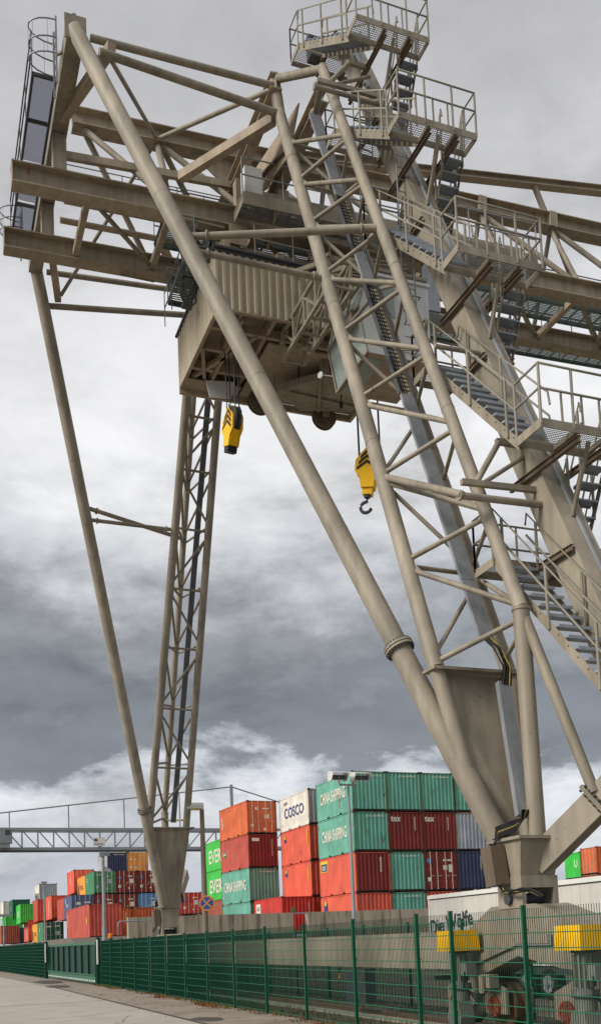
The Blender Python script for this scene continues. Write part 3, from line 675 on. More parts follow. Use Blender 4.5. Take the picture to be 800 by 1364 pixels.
# ------------------------------------------------------------------ the portal crane
YM = 51.2                                       # mirror sum: far = YM - near
crane = empty('portal_crane', (9.1, 13.4, 0), 'huge beige tubular portal crane straddling the yard, with a zigzag stair up its leaning column', 'crane')
def yl(z, off=0.0): return 14.4 + .4348*(z-6.2) + off
def mir(p, far): return (p[0], YM-p[1], p[2]) if far else tuple(p)
def chA(z, far=False): return mir((8.22+.024*(z-6.2), yl(z), z), far)
def chC(z, far=False): return mir((9.66, yl(z), z), far)
def chB(z, far=False): return mir((9.13, yl(z, -1.55), z), far)
ZA = [21.2, 19.56, 17.98, 16.2, 14.32, 12.41, 10.38, 8.33, 6.3]
for far in (False, True):
    leg = part('lattice_leg', 'beige2', crane, lambda b: None or (
        b.beam(mir((8.05, yl(6.15)-.0, 6.15), far), mir((9.95, yl(6.15), 6.15), far), .42, .05),
        b.prism([mir(q, far) for q in ((8.25, yl(6.1, .05), 6.1), (9.7, yl(6.1, .05), 6.1), (9.4, 13.7, 3.1), (8.72, 13.85, 3.1))], (0, .03 if not far else -.03, 0))))
    tube_part('chord', 'beige2', leg, chA(6.17, far), chA(22.5, far), .145, 16)
    tube_part('chord', 'beige2', leg, chC(6.17, far), chC(22.9, far), .135, 16)
    tube_part('chord', 'beige2', leg, chB(6.9, far), chB(22.4, far), .118, 16)
    tube_part('lower_chord', 'beige2', leg, chA(6.13, far), mir((8.6, 14.1, 4.1), far), .135, 16)
    tube_part('lower_chord', 'beige2', leg, chC(6.13, far), mir((9.3, 13.55, 2.95), far), .15, 16)
    tube_part('corner_post', 'beige', leg, mir(chB(6.92), far), mir((9.16, 13.13, 3.1), far), .14, 16)
    part('post_collar', 'beige', leg, lambda b: b.tube(mir((9.13, 13.16, 6.86), far), mir((9.13, 13.16, 6.91), far), .155, n=16))
    tube_part('kicker_strut', 'beige', leg, mir((9.16, 13.1, 6.7), far), mir((9.62, 12.25, 3.75), far), .09, 14)
    for i, z in enumerate(ZA):
        if i < 8:
            tube_part('brace', 'beige', leg, chA(z-.06, far), chB(max(z-1.45, 6.95), far), .048)
            tube_part('brace', 'beige', leg, chC(z-.06, far), chB(max(z-1.45, 6.95), far), .042)
            tube_part('brace', 'beige', leg, chA(z, far), chC(z-.02, far), .042)
        if i:
            zp = ZA[i-1]
            tube_part('diagonal', 'beige', leg, chA(z+.12 if i < 8 else 6.3, far), chB(zp-1.6, far), .047)
            if i % 2: tube_part('diagonal', 'beige', leg, chC(z+.15, far), chA(zp-.1, far), .042)
            else: tube_part('diagonal', 'beige', leg, chA(z+.1, far), chC(zp-.15, far), .042)
            tube_part('diagonal', 'beige', leg, chC(z+.15, far), chB(zp-1.7, far), .04)
    for i, z in enumerate(ZA[:8]):
        for fa, fb in ((chA, chB), (chC, chB)):
            a, u1, u2, d_ = V(fa(z, far)), V(fa(z+.3, far)), V(fa(z-.3, far)), (V(fb(z-1.45, far))-V(fa(z, far))).normalized()
            n_ = (u1-u2).cross(d_).normalized()*.012
            part('gusset_plate', 'beige', leg, lambda b: b.prism([u1-n_*.5, a+d_*.42-n_*.5, u2-n_*.5], tuple(n_)))
        if i in (1, 4, 6):
            for fa, rr in ((chA, .145), (chC, .135), (chB, .118)):
                p_, q_ = V(fa(z+.9, far)), V(fa(z+.92, far)); part('weld_seam', 'beige', leg, lambda b: b.tube(p_, q_, rr+.006, n=16))
    # galvanised cable tray running up the leg
    def tray(z, dx=0.0): return mir((9.3+dx+.012*(z-14), yl(z, -.3), z), far)
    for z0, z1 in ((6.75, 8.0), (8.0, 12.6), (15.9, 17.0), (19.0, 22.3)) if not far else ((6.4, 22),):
        part('cable_tray', 'galv' if not far else 'trayshade', leg, lambda b: b.beam(tray(z0), tray(z1-.01), .28 if not far else .2, .06, up=(0, 1, 0)))
    if not far:
        for z0, z1 in ((12.6, 15.9), (17.0, 19.0)):
            def _op(b):
                for s in (-.15, .15): b.beam(tray(z0, s), tray(z1, s), .02, .1, up=(0, 1, 0))
                z = z0
                while z < z1: b.beam(tray(z, -.15), tray(z, .15), .012, .03); z += .12
            part('open_cable_tray', 'darkgrey', leg, _op)
        for k, s in enumerate((-.07, -.02, .03, .11)): part('cable', 'black' if k < 3 else 'cable_y', leg, lambda b: b.poly([tray(z, s) for z in (12.6, 14, 15.9, 17, 19)], .016 if k < 3 else .007))
        for k, s in enumerate((-.09, -.06, -.03, 0, .03, .06, .09)):
            part('cable', 'cable_y' if k == 5 else 'black', leg, lambda b: b.poly([tray(6.8, s), (9.24+s*.9+.04*math.sin(k), yl(6.5)-.48-.03*(k % 3), 6.5), (9.3+s*.8, yl(6.1)-.45-.02*(k % 2), 6.15), (9.22+s, yl(5.8)-.38, 5.8)], .017))
        part('cable_cover', 'galv', leg, lambda b: b.beam((9.2, yl(5.86)-.35, 5.86), (8.97, 13.2, 3.5), .25, .1, up=(0, 1, 0)))
    # big raking tube
    P0, P1 = mir((3.55, 21.4, 23.0), far), mir((8.85, 13.75, 3.2), far)
    P0, P1 = V(P0), V(P1); PF = P0 + (P1-P0)*.822
    tubo = part('raking_tube', 'beige2', crane, lambda b: (b.tube(P0, PF, .19, n=28), b.tube(PF, P1, .2, n=28)))
    ax = (P1-P0).normalized()
    part('flange', 'beige', tubo, lambda b: (b.tube(PF-ax*.05, PF-ax*.01, .27, n=28), b.tube(PF+ax*.01, PF+ax*.05, .27, n=28)))
    x_, y_ = MB().frame(P0, P1); m2 = lambda q: mir(q, far)
    def _bolts(b):
        for k in range(24):
            c_ = PF + (x_*math.cos(k*math.pi/12) + y_*math.sin(k*math.pi/12))*.24
            b.tube(c_-ax*.09, c_+ax*.09, .017, n=6)
    part('flange_bolts', 'darkgrey', tubo, _bolts)
    [part('weld_ring', 'beige', tubo, lambda b: b.tube(P0+(P1-P0)*t, P0+(P1-P0)*t+ax*.02, .1925, n=28)) for t in (.27, .52, .7)]
    # struts along X between raking tube and lattice leg
    za = 16.13; tp = (23.0-za)/19.8; sp_ = P0 + (P1-P0)*tp
    tube_part('strut', 'beige', crane, sp_, chA(za, far), .065, 14)
    zb_ = 16.5; tp2 = (23.0-zb_)/19.8; sb_ = P0 + (P1-P0)*tp2
    tube_part('strut', 'beige', crane, sb_, chB(16.45, far), .074, 14)
    [part('strut_clamp', 'beige', crane, lambda b: b.ring(V(a)+(V(c)-V(a))*t, V(c)-V(a), r+.02, .025, 16, 6)) for a, c, r in ((sp_, chA(za, far), .065), (sb_, chB(16.45, far), .074)) for t in (.12, .9)]
    # foot head
    foot = part('leg_foot', 'beige2', crane, lambda b: None or (
        b.add([mir(q, far) for q in ((8.72, 12.95, 3.12), (9.48, 12.95, 3.12), (9.48, 13.75, 3.12), (8.72, 13.75, 3.12), (8.78, 13.1, 2.55), (9.42, 13.1, 2.55), (9.42, 13.7, 2.55), (8.78, 13.7, 2.55))],
              [(0, 1, 2, 3), (7, 6, 5, 4), (0, 4, 5, 1), (1, 5, 6, 2), (2, 6, 7, 3), (3, 7, 4, 0)]),
        b.box(*[tuple(map(f_, mir((8.76, 13.06, 2.36), far), mir((9.44, 13.74, 2.55), far))) for f_ in (min, max)]),
        b.box(*[tuple(map(f_, mir((8.76, 13.06, 2.05), far), mir((8.84, 13.74, 2.36), far))) for f_ in (min, max)]),
        b.box(*[tuple(map(f_, mir((9.36, 13.06, 2.05), far), mir((9.44, 13.74, 2.36), far))) for f_ in (min, max)]),
        b.box(*[tuple(map(f_, mir((8.66, 12.88, 3.12), far), mir((9.54, 13.82, 3.17), far))) for f_ in (min, max)])))
    part('pivot_pin', 'darkgrey', foot, lambda b: b.tube(mir((8.7, 13.4, 2.2), far), mir((9.5, 13.4, 2.2), far), .09, n=16))
    part('cable_box', 'shadebrown', foot, lambda b: b.beam(mir((8.58, 13.55, 3.05), far), mir((8.62, 13.5, 2.42), far), .3, .26, up=(1, 0, 0)))
    for k in range(6):
        part('cable', 'cable_y' if k == 2 else 'black', foot, lambda b: b.poly([m2(q) for q in ((8.62, 13.5-.03*k, 2.44), (8.6, 13.35-.04*k, 2.34-.02*(k % 3)), (8.62, 13.1-.05*k, 2.27+.015*k), (8.66, 12.8-.04*k, 2.3), (8.7, 12.55-.03*k, 2.2))], .015 if k != 2 else .010))
    for k in range(7):
        part('cable', 'cable_y' if k == 3 else 'black', foot, lambda b: b.poly([m2(q) for q in ((8.9+.025*k, 13.12, 3.6), (8.88+.015*k, 13.14, 3.4+.015*k), (8.8-.01*k, 13.2, 3.27+.025*k), (8.64-.01*k, 13.4, 3.2+.025*k), (8.55+.01*k, 13.52, 3.04))], .016 if k != 3 else .010))
    # outrigger beam that carries the stair column
    q0, q1 = V(mir((9.22, 13.25, 2.75), far)), V(mir((9.75, 12.3, 3.62), far)); dq = (q1-q0).normalized()
    out = part('outrigger_beam', 'beige2', crane, lambda b: (b.beam(q0, q1-dq*.03, .34, .44), b.beam(q1+dq*.03, q1+dq*1.6, .34, .44)))
    part('flange', 'beige', out, lambda b: (b.beam(q1-dq*.03, q1-dq*.002, .5, .62), b.beam(q1+dq*.002, q1+dq*.03, .5, .62)))
    def _ob(b):
        xx, yy = b.frame(q0, q1)
        for k in range(6):
            for s in (-.21, .21): c_ = q1 + xx*s + yy*(-.26+.104*k); b.tube(c_-dq*.07, c_+dq*.07, .024, n=6)
    part('flange_bolts', 'darkgrey', out, _ob)
    # top struts, knee braces
    m_ = lambda *q: mir(q, far)
    tube_part('strut', 'beige', crane, m_(3.9, 21.35, 22.88), m_(8.5, 21.45, 23.12), .084, 14)
    tube_part('strut', 'beige', crane, m_(4.0, 20.85, 22.1), m_(8.55, 21.4, 22.35), .092, 14)
    tube_part('column_top', 'beige', crane, chA(22.45, far), m_(8.52, 21.52, 23.45), .145, 16)
    tube_part('strut', 'beige', crane, m_(8.52, 21.5, 23.35), chB(22.35, far), .1, 14)
    tube_part('strut', 'beige', crane, chC(22.8, far), chB(22.2, far), .08, 14)
    part('knee_brace', 'underside', crane, lambda b: b.beam(m_(8.5, 21.6, 22.35), m_(6.8, 24.35, 22.5), .2, .24))
    part('knee_brace', 'underside', crane, lambda b: b.beam(m_(4.3, 20.9, 22.35), m_(3.55, 24.0, 22.9), .2, .24))
    tube_part('knee_tube', 'beige', crane, m_(4.35, 21.2, 22.3), (6.49, YM/2, 24.55), .055)
    tube_part('knee_tube', 'beige', crane, m_(8.5, 21.5, 23.1), (6.49, YM/2, 24.55), .06)
    # bogies under the foot
    bg_ = part('bogie_balancer', 'beige', crane, lambda b: [b.prism([m_(x0, *q) for q in ((15.45, 1.0), (15.4, 1.45), (14.0, 2.1), (12.8, 2.1), (11.2, 1.65), (11.15, 1.05), (12.2, 1.12), (13.3, 1.3), (14.5, .95))], (.06, 0, 0)) for x0 in (8.78, 9.36)] + [b.beam(m_(9.1, 15.38, 1.2), m_(9.1, 15.4, 1.45), .5, .05), b.beam(m_(9.1, 13.95, 2.08), m_(9.1, 15.4, 1.44), .64, .03), b.beam(m_(9.1, 12.85, 2.08), m_(9.1, 11.2, 1.63), .64, .03), b.beam(m_(9.1, 13.3, 1.3), m_(9.1, 14.5, .96), .6, .03), b.beam(m_(9.1, 13.3, 1.3), m_(9.1, 12.2, 1.13), .6, .03), b.beam(m_(8.74, 14.6, 1.2), m_(8.74, 13.3, 1.52), .04, .12), b.beam(m_(8.74, 13.25, 1.56), m_(8.74, 12.4, 1.56), .04, .14)])
    for yb in (14.75, 11.55):
        bf = part('wheel_bogie', 'beige', bg_, lambda b: [b.prism([m_(x0, yb+dy, z) for dy, z in ((-.95, .35), (-.95, .75), (-.3, 1.0), (.3, 1.0), (.95, .75), (.95, .35))], (.05, 0, 0)) for x0 in (8.84, 9.31)] + [b.beam(m_(9.1, yb-.28, .98), m_(9.1, yb+.28, .98), .5, .05)])
        for dy in (-.62, .62):
            wh = part('wheel', 'steelrust', bg_, lambda b: (b.tube(m_(9.03, yb+dy, .47), m_(9.17, yb+dy, .47), .33, n=28), b.tube(m_(8.99, yb+dy, .47), m_(9.03, yb+dy, .47), .39, n=28), b.tube(m_(9.17, yb+dy, .47), m_(9.21, yb+dy, .47), .39, n=28)))
            part('hub', 'red', bg_, lambda b: (b.tube(m_(8.79, yb+dy, .47), m_(8.84, yb+dy, .47), .17, n=20), [b.tube(m_(8.77, yb+dy+.13*math.cos(k), .47+.13*math.sin(k)), m_(8.84, yb+dy+.13*math.cos(k), .47+.13*math.sin(k)), .02, n=6) for k in range(6)]))
    part('cover_plate', 'galv', bg_, lambda b: (b.box(*[tuple(map(f_, m_(8.735, 12.35, 1.46), m_(8.765, 13.3, 1.62))) for f_ in (min, max)]), [b.tube(m_(8.72, 12.4+.17*k, 1.54), m_(8.766, 12.4+.17*k, 1.54), .014, n=6) for k in range(6)]))
    for yc in (14.55, 11.22) if not far else ():
        def cover(b):
            x0, x1, y0, y1 = 8.22, 8.68, yc-.26, yc+.3
            b.add([m_(*q) for q in ((x0-.015, y0-.015, 1.4), (x1+.015, y0-.015, 1.4), (x1+.015, y1+.015, 1.4), (x0-.015, y1+.015, 1.4), (x0, y0, 1.74), (x1, y0, 1.74), (x1, y1, 1.74), (x0, y1, 1.74))],
                  [(0, 3, 2, 1), (4, 5, 6, 7), (0, 1, 5, 4), (1, 2, 6, 5), (2, 3, 7, 6), (3, 0, 4, 7)])
        part('motor_cover', 'yellow', crane, cover)
        mo = part('drive_motor', 'motorgrey', crane, lambda b: (b.tube(m_(8.45, yc, .84), m_(8.45, yc, 1.38), .12, n=20), b.tube(m_(8.45, yc, .78), m_(8.45, yc, .86), .18, n=20), [b.beam(m_(8.45+.13*math.cos(k*.52), yc+.13*math.sin(k*.52), .9), m_(8.45+.13*math.cos(k*.52), yc+.13*math.sin(k*.52), 1.34), .012, .05, up=(math.cos(k*.52), math.sin(k*.52), 0)) for k in range(12)]))
        part('terminal_box', 'motorgrey', mo, lambda b: b.box(*[tuple(map(f_, m_(8.36, yc-.36, 1.0), m_(8.54, yc-.17, 1.2))) for f_ in (min, max)]))
        part('motor_flange', 'darkgrey', mo, lambda b: (b.tube(m_(8.45, yc, 1.36), m_(8.45, yc, 1.41), .17, n=20), b.tube(m_(8.45, yc, .76), m_(8.45, yc, .79), .19, n=20)))
        for k in range(3): part('hose', 'black', mo, lambda b: b.poly([m_(8.36, yc-.3, 1.05), m_(8.3-.03*k, yc-.38-.03*k, .8), m_(8.5, yc-.45, .55+.06*k), m_(8.8, yc-.5, .9)], .014))
        part('brake_housing', 'rustbeige', mo, lambda b: (b.box(*[tuple(map(f_, m_(8.62, yc-.62, .78), m_(8.8, yc-.3, 1.0))) for f_ in (min, max)]), b.tube(m_(8.58, yc-.46, .7), m_(8.58, yc-.46, .98), .05, n=10)))
        part('gearbox', 'motorgrey', crane, lambda b: (b.tube(m_(8.45, yc, .58), m_(8.45, yc, .78), .15, n=18), b.prism([m_(8.3, yc+dy, z) for dy, z in ((-.14, .58), (.14, .58), (.22, .3), (.16, .1), (-.16, .1), (-.22, .3))], (.26, 0, 0)), b.tube(m_(8.58, yc, .32), m_(8.85, yc, .42), .12, n=14)))
# sill beam joining the bogies of both feet
part('sill_beam', 'beige2', crane, lambda b: (b.beam((9.1, 16.9, 1.39), (9.1, 34.3, 1.39), .5, .68), b.prism([(8.9, 15.4, 1.05), (8.9, 16.9, 1.05), (8.9, 16.9, 1.73), (8.9, 15.4, 1.42)], (.4, 0, 0))))
for yh in (19.4, 28.3):
    part('sill_bracket', 'darkgrey', crane, lambda b: (b.box((8.7, yh-.5, .3), (8.95, yh+.5, 1.02)), b.box((8.75, yh+.55, .75), (8.9, yh+.9, .95))))

# girder: triangular truss, two runway beams below, one chord on top
YC = YM/2; YN, YF = 24.36, 26.84
def zlow(x): return 21.42 + .032*(x-2.4)
def ztop(x): return 24.5 + .045*(x-4.3)
gd = empty('girder', (9.1, YC, 21.4), None, None); gd.parent = crane; gd.matrix_parent_inverse = Matrix.Translation(-crane.location)
X0, X1 = 2.35, 27.0
for yy, mt in ((YN, 'rustbeige'), (YF, 'rustbeige')):
    part('runway_beam', mt, gd, lambda b: (b.ibeam((X0, yy, zlow(X0)), (X1, yy, zlow(X1)), .42, .58, .035), b.box((X0-.001, yy-.2, zlow(X0)-.28), (X0+.02, yy+.2, zlow(X0)+.28))))
part('top_chord', 'rustbeige', gd, lambda b: (b.ibeam((4.1, YC, ztop(4.1)), (X1, YC, ztop(X1)), .45, .5, .03), [b.box((x-.14, YC-.24, ztop(x)-.26), (x+.14, YC+.24, ztop(x)+.26)) for x in (17.1, 19.83)]))
part('stay_beam', 'rustbeige', gd, lambda b: b.ibeam((10.4, YC, 25.1), (X1, YC, 27.7), .28, .24, .025))
for x in (13.0, 19.8, 24.0):
    tube_part('stay_post', 'beige', gd, (x, YC, ztop(x)), (x-.5, YC, 25.1+(x-.5-10.4)*.157-.1), .1)
tn = [4.3, 6.5, 8.95, 11.65, 14.37, 17.1, 19.83, 22.55, 25.3]
for i, x in enumerate(tn):
    for yy in (YN, YF):
        if i and i != 1: tube_part('truss_post', 'beige', gd, (x, YC, ztop(x)-.2), (x, yy, zlow(x)+.28), .075)
        if i < len(tn)-1:
            xn = tn[i+1]; tube_part('truss_diagonal', 'beige', gd, (x+.1, YC, ztop(x)-.2), (xn-.15, yy, zlow(xn)+.28), .085)
    xn = tn[i+1] if i < len(tn)-1 else x+1.5
    tube_part('lower_brace', 'beige', gd, (x, YN+.1, zlow(x)-.05), (xn, YF-.1, zlow(xn)-.05), .065)
    part('cross_beam', 'rustbeige', gd, lambda b: b.beam((x, YN+.15, zlow(x)-.1), (x, YF-.15, zlow(x)-.1), .16, .2))
for yy in (YN-.02, YF+.02):
    part('buffer_stop', 'beige', gd, lambda b: (b.box((7.0, yy-.12, zlow(7)-.52), (7.2, yy+.12, zlow(7)-.292)), b.box((6.6, yy-.3, zlow(7)-.5), (7.9, yy-.24, zlow(7)-.45)) if yy < 25 else b.box((5.6, yy-.02, zlow(7)-.45), (6.6, yy+.02, zlow(7)-.41))))
# guard rails and walkway inside the girder
def railing(name, pts, parent, h=1.05, post=.9, r=.02, mat='beige', kick=False):
    b = MB(); pts = [V(p) for p in pts]; up = V((0, 0, 1))
    for k in (h, h*.52): b.poly([p+up*k for p in pts], r)
    for a, c in zip(pts[:-1], pts[1:]):
        n = max(1, round((c-a).length/post))
        for i in range(n+1):
            p = a+(c-a)*(i/n); b.beam(p-up*.05, p+up*h, .045, .02)
        if kick: b.beam(a+up*.07, c+up*.07, .012, .13)
    return b.build(name, mat, parent)
def walk(name, xa, xb, ya, yb, zf, parent, mat='walkgreen', pitch=.07, cross=.5, rails=(True, True)):
    b = MB(); n = int((yb-ya)/pitch)
    for i in range(n+1): y = ya+i*pitch; b.beam((xa, y, zf(xa)), (xb, y, zf(xb)), .014, .035)
    x = xa
    while x <= xb: b.beam((x, ya, zf(x)-.03), (x, yb, zf(x)-.03), .05, .05); x += cross
    for y in (ya, yb): b.beam((xa, y, zf(xa)-.03), (xb, y, zf(xb)-.03), .05, .14)
    w_ = b.build(name, mat, parent)
    for k, y in enumerate((ya, yb)):
        if rails[k]: railing('guard_rail', [(xa, y, zf(xa)), ((xa+xb)/2, y, zf((xa+xb)/2)), (xb, y, zf(xb))], w_, post=1.3, mat='galv')
    return w_
walk('inner_walkway', 6.4, 26.5, 25.05, 25.9, lambda x: zlow(x)+.05, gd)
walk('inner_walkway', 11.5, 26.5, 26.95, 27.7, lambda x: zlow(x)-.05, gd)
for yy in (25.0, 25.75): tube_part('walkway_stringer', 'underside', gd, (3.75, yy, zlow(3.7)+.1), (8.4, yy, zlow(8.4)+.1), .08)
railing('guard_rail', [(3.8, 25.0, zlow(3.8)+.2), (8.4, 25.0, zlow(8.4)+.2)], gd, h=.95, post=1.5, mat='galv', r=.014)
pa, pb = onY(80, 206, 24.75), onY(335, 252, 24.75)
part('cable_duct', 'rustbeige', gd, lambda b: b.beam((pa.x, 24.75, pa.z), (pb.x, 24.75, pb.z), .12, .2))
tube_part('truss_post', 'beige', gd, (6.49, YC, ztop(6.5)-.2), (6.5, 24.8, pa.z+.1), .09)
w2 = walk('side_walkway', 8.2, 17.5, 23.3, 24.05, lambda x: zlow(x)-.02, gd, mat='beige', rails=(True, False))
part('fascia_panel', 'beige', w2, lambda b: (b.beam((8.2, 23.28, zlow(8.2)-.2), (17.5, 23.28, zlow(17.5)-.2), .02, .24), b.box((8.19, 23.28, zlow(8.2)-.3), (8.21, 24.05, zlow(8.2)-.06))))
part('grating', 'galv', w2, lambda b: b.grating((8.25, 23.32), (12.6, 24.0), zlow(10.4)-.14, pitch=.05, t=.012, h=.008, cross=.05))
part('switch_cabinet', 'cabwhite', w2, lambda b: b.box((8.35, 23.5, zlow(8)+.25), (8.85, 23.85, zlow(8)+1.0)))
part('cable_duct', 'rustbeige', gd, lambda b: b.beam((9.0, YN-.35, zlow(9)+.55), (17.5, YN-.35, zlow(17)+.55), .1, .34))
for x in (9.2, 10.6, 12.0): part('walkway_bracket', 'beige', w2, lambda b: b.beam((x, 23.35, zlow(x)-.1), (x, 24.2, zlow(x)-.75), .07, .07))

# cross beams over the runway beams
part('end_cross_beam', 'beige', crane, lambda b: (b.beam((3.55, 21.35, 22.98), (3.55, 29.85, 22.98), .4, .46), b.box((3.3, 21.3, 22.7), (3.8, 21.345, 23.3)), b.box((3.38, 24.14, 21.74), (3.72, 24.5, 22.72)), b.box((3.38, 26.7, 21.74), (3.72, 26.96, 22.72))))
part('eye_plate', 'beige', crane, lambda b: (b.box((3.5, 21.38, 23.23), (3.58, 21.5, 23.42)), b.box((3.38, 21.4, 23.23), (3.44, 21.52, 23.36))))
for x in (8.5, 9.75):
    part('portal_beam', 'rustbeige', crane, lambda b: b.ibeam((x, 21.3, 23.15), (x, 29.9, 23.15), .3, .42, .03))
for yy in (YN, YF):
    for x in (8.5, 9.75): part('hanger_plate', 'rustbeige', crane, lambda b: b.box((x-.16, yy-.13, zlow(x)+.28), (x+.16, yy+.13, 22.8)))
for s in (0, 1):
    f_ = lambda *q: mir(q, s)
    part('rake_beam', 'underside', crane, lambda b: b.beam(f_(9.75, 21.7, 22.8), f_(10.4, 25.3, 25.1), .2, .3))
for s in (0, 1):
    f_ = lambda *q: mir(q, s)
    part('portal_web', 'underside', crane, lambda b: b.prism([f_(9.2, 21.6, 23.0), f_(9.2, 25.3, 23.95), f_(9.2, 25.3, 23.0), f_(9.2, 22.4, 22.2)], (.04, 0, 0)))
    part('web_stiffener', 'shadebrown', crane, lambda b: b.beam(f_(9.17, 22.2, 22.3), f_(9.17, 25.2, 23.5), .12, .06))
part('gusset', 'rustbeige', gd, lambda b: b.prism([(7.4, YC-.02, ztop(8)-.2), (10.6, YC-.02, ztop(10)-.2), (9.7, YC-.02, ztop(9)-.9), (8.3, YC-.02, ztop(8)-.9)], (0, .04, 0)))

# landing walkway with clear panels and ladder cages at the girder's road end
ew = part('end_walkway', 'darkgrey', crane, lambda b: (b.beam((2.72, 22.6, 22.75), (2.72, 28.4, 22.75), .06, .12), b.beam((3.26, 22.6, 22.75), (3.26, 28.4, 22.75), .06, .12), [b.beam((2.72, y, 22.74), (3.26, y, 22.74), .06, .08) for y in (22.6, 24.0, 25.5, 27.0, 28.4)]))
for y0 in (22.63, 24.03, 25.53, 27.03):
    part('clear_panel', 'polycarb', ew, lambda b: b.box((2.76, y0, 22.76), (3.22, y0+1.34, 22.775)))
railing('guard_rail', [(2.7, 22.6, 22.8), (2.7, 28.4, 22.8)], ew, post=1.4, mat='darkgrey')
def cage(b, x, y, z0, z1):
    for s in (-.22, .22): b.beam((x+.25, y+s, z0-.3), (x+.25, y+s, z1+.2), .05, .04)
    z = z0
    while z < z1: b.tube((x+.25, y-.22, z), (x+.25, y+.22, z), .014, n=6); z += .28
    n = 9
    for z in (z0+.35, (z0+z1)/2+.15, z1):
        b.poly([(x+.25-.62*math.sin(math.pi*k/n), y-.34*math.cos(math.pi*k/n), z) for k in range(n+1)], .018)
    for k in (1, 3, 4.5, 6, 8): b.beam((x+.25-.62*math.sin(math.pi*k/n), y-.34*math.cos(math.pi*k/n), z0+.35), (x+.25-.62*math.sin(math.pi*k/n), y-.34*math.cos(math.pi*k/n), z1), .03, .008)
part('ladder_cage', 'galv', ew, lambda b: cage(b, 2.95, 22.2, 22.4, 23.6))
part('ladder_cage', 'galv', ew, lambda b: cage(b, 2.75, 28.4, 22.5, 23.5))
part('ladder_bracket', 'beige', ew, lambda b: [b.beam((3.2, 22.2, z), (3.5, 21.9, z), .06, .06) for z in (23.0,)])

# leaning stair column with zigzag stair
mast = empty('stair_tower', (10.4, 12.6, 3.4), None, None); mast.parent = crane; mast.matrix_parent_inverse = Matrix.Translation(-crane.location)
ML = lambda z: 13.32 + .4635*(z-7.43)
MR = lambda z: 12.59 + .4785*(z-7.21)
def _ms(b):
    z0, z1 = 3.9, 24.6; n = 24
    vs = []
    for i in range(n+1):
        z = z0+(z1-z0)*i/n
        vs += [(10.1, MR(z), z), (10.62, MR(z), z), (10.62, ML(z), z), (10.1, ML(z), z)]
    fs = [(4*i+k, 4*i+(k+1) % 4, 4*i+4+(k+1) % 4, 4*i+4+k) for i in range(n) for k in range(4)]
    b.add(vs, fs+[(3, 2, 1, 0), (4*n, 4*n+1, 4*n+2, 4*n+3)])
part('box_column', 'beige2', mast, _ms)
part('conduit', 'galv', mast, lambda b: (b.beam((10.42, MR(4.5)-.03, 4.5), (10.42, MR(22), 22)-V((0, .03, 0)) if False else (10.42, MR(22)-.03, 22), .05, .04), b.beam((10.2, MR(22)-.03, 22), (10.35, MR(24.3)-.03, 24.3), .1, .04)))
XF0, XF1, XR0, XR1 = 9.35, 10.0, 10.66, 11.13
Lz = [22.4, 18.6, 14.32, 9.85]; Lf = [18.85, 17.15, 15.27, 13.25]; Ld = [.5, .5, .56, .68]
Bz = [24.8, 20.8, 17.0, 12.78, 8.15]; Bn = [21.7, 19.75, 17.95, 16.0, 14.15]; Bd = [.55, .5, .5, .6, .6]
def platform(name, xa, xb, ya, yb, z, parent, bars=True):
    p_ = part(name, 'beige', parent, lambda b: (b.box((xa, ya, z-.15), (xb, ya+.02, z)), b.box((xa, yb-.02, z-.15), (xb, yb, z)), b.box((xa, ya+.021, z-.15), (xa+.02, yb-.021, z)), b.box((xb-.02, ya+.021, z-.15), (xb, yb-.021, z)), [b.box((x-.03, ya+.021, z-.12), (x+.03, yb-.021, z-.035)) for x in (10.05, 10.68) if xa < x < xb]))
    part('grating', 'galv', p_, lambda b: b.grating((xa+.03, ya+.03), (xb-.03, yb-.03), z-.004, pitch=.05, t=.011, h=.008, cross=.05))
    return p_
def flight(x0, x1, ya, za_, yb, zb2, parent, n):
    """from the upper edge (ya, za_) to the lower edge (yb, zb2)"""
    f_ = part('stair_flight', 'beige', parent, lambda b: [b.prism([(x, ya, za_-.22), (x, ya, za_+.0), (x, yb, zb2+.0), (x, yb, zb2-.22)], (.012, 0, 0)) for x in (x0, x1-.012)])
    part('stringer_bolts', 'darkgrey', f_, lambda b: [b.tube((x0-.012, ya+(yb-ya)*(i+.5)/n, za_+(zb2-za_)*(i+.5)/n-.06), (x0+.02, ya+(yb-ya)*(i+.5)/n, za_+(zb2-za_)*(i+.5)/n-.06), .012, n=6) for i in range(n)])
    sgn = 1 if yb > ya else -1
    for i in range(1, n):
        t = i/n; y, z = ya+(yb-ya)*t, za_+(zb2-za_)*t
        part('tread', 'tread', f_, lambda b: (b.box((x0+.014, y-.11, z-.03), (x1-.014, y+.11, z)), b.box((x0+.014, y+sgn*.11-.006, z-.055), (x1-.014, y+sgn*.11+.006, z-.031))))
    for x in (x0-.02, x1+.02):
        b = MB(); a, c = V((x, ya, za_)), V((x, yb, zb2)); up = V((0, 0, 1)); dd = (c-a).normalized()
        for h in (.9, .48): b.poly([a+up*(h-.25)-dd*.02 if h > .6 else a+up*h, a+up*h+dd*.06, c+up*h-dd*.06, c+up*(h-.2)], .02)
        for t in (.1, .5, .9): p_ = a+(c-a)*t; b.beam(p_-up*.15, p_+up*.9, .05, .03)
        b.build('handrail', 'railpaint', f_)
    return f_
def hoop(b, pts, r=.02): b.poly(pts, r)
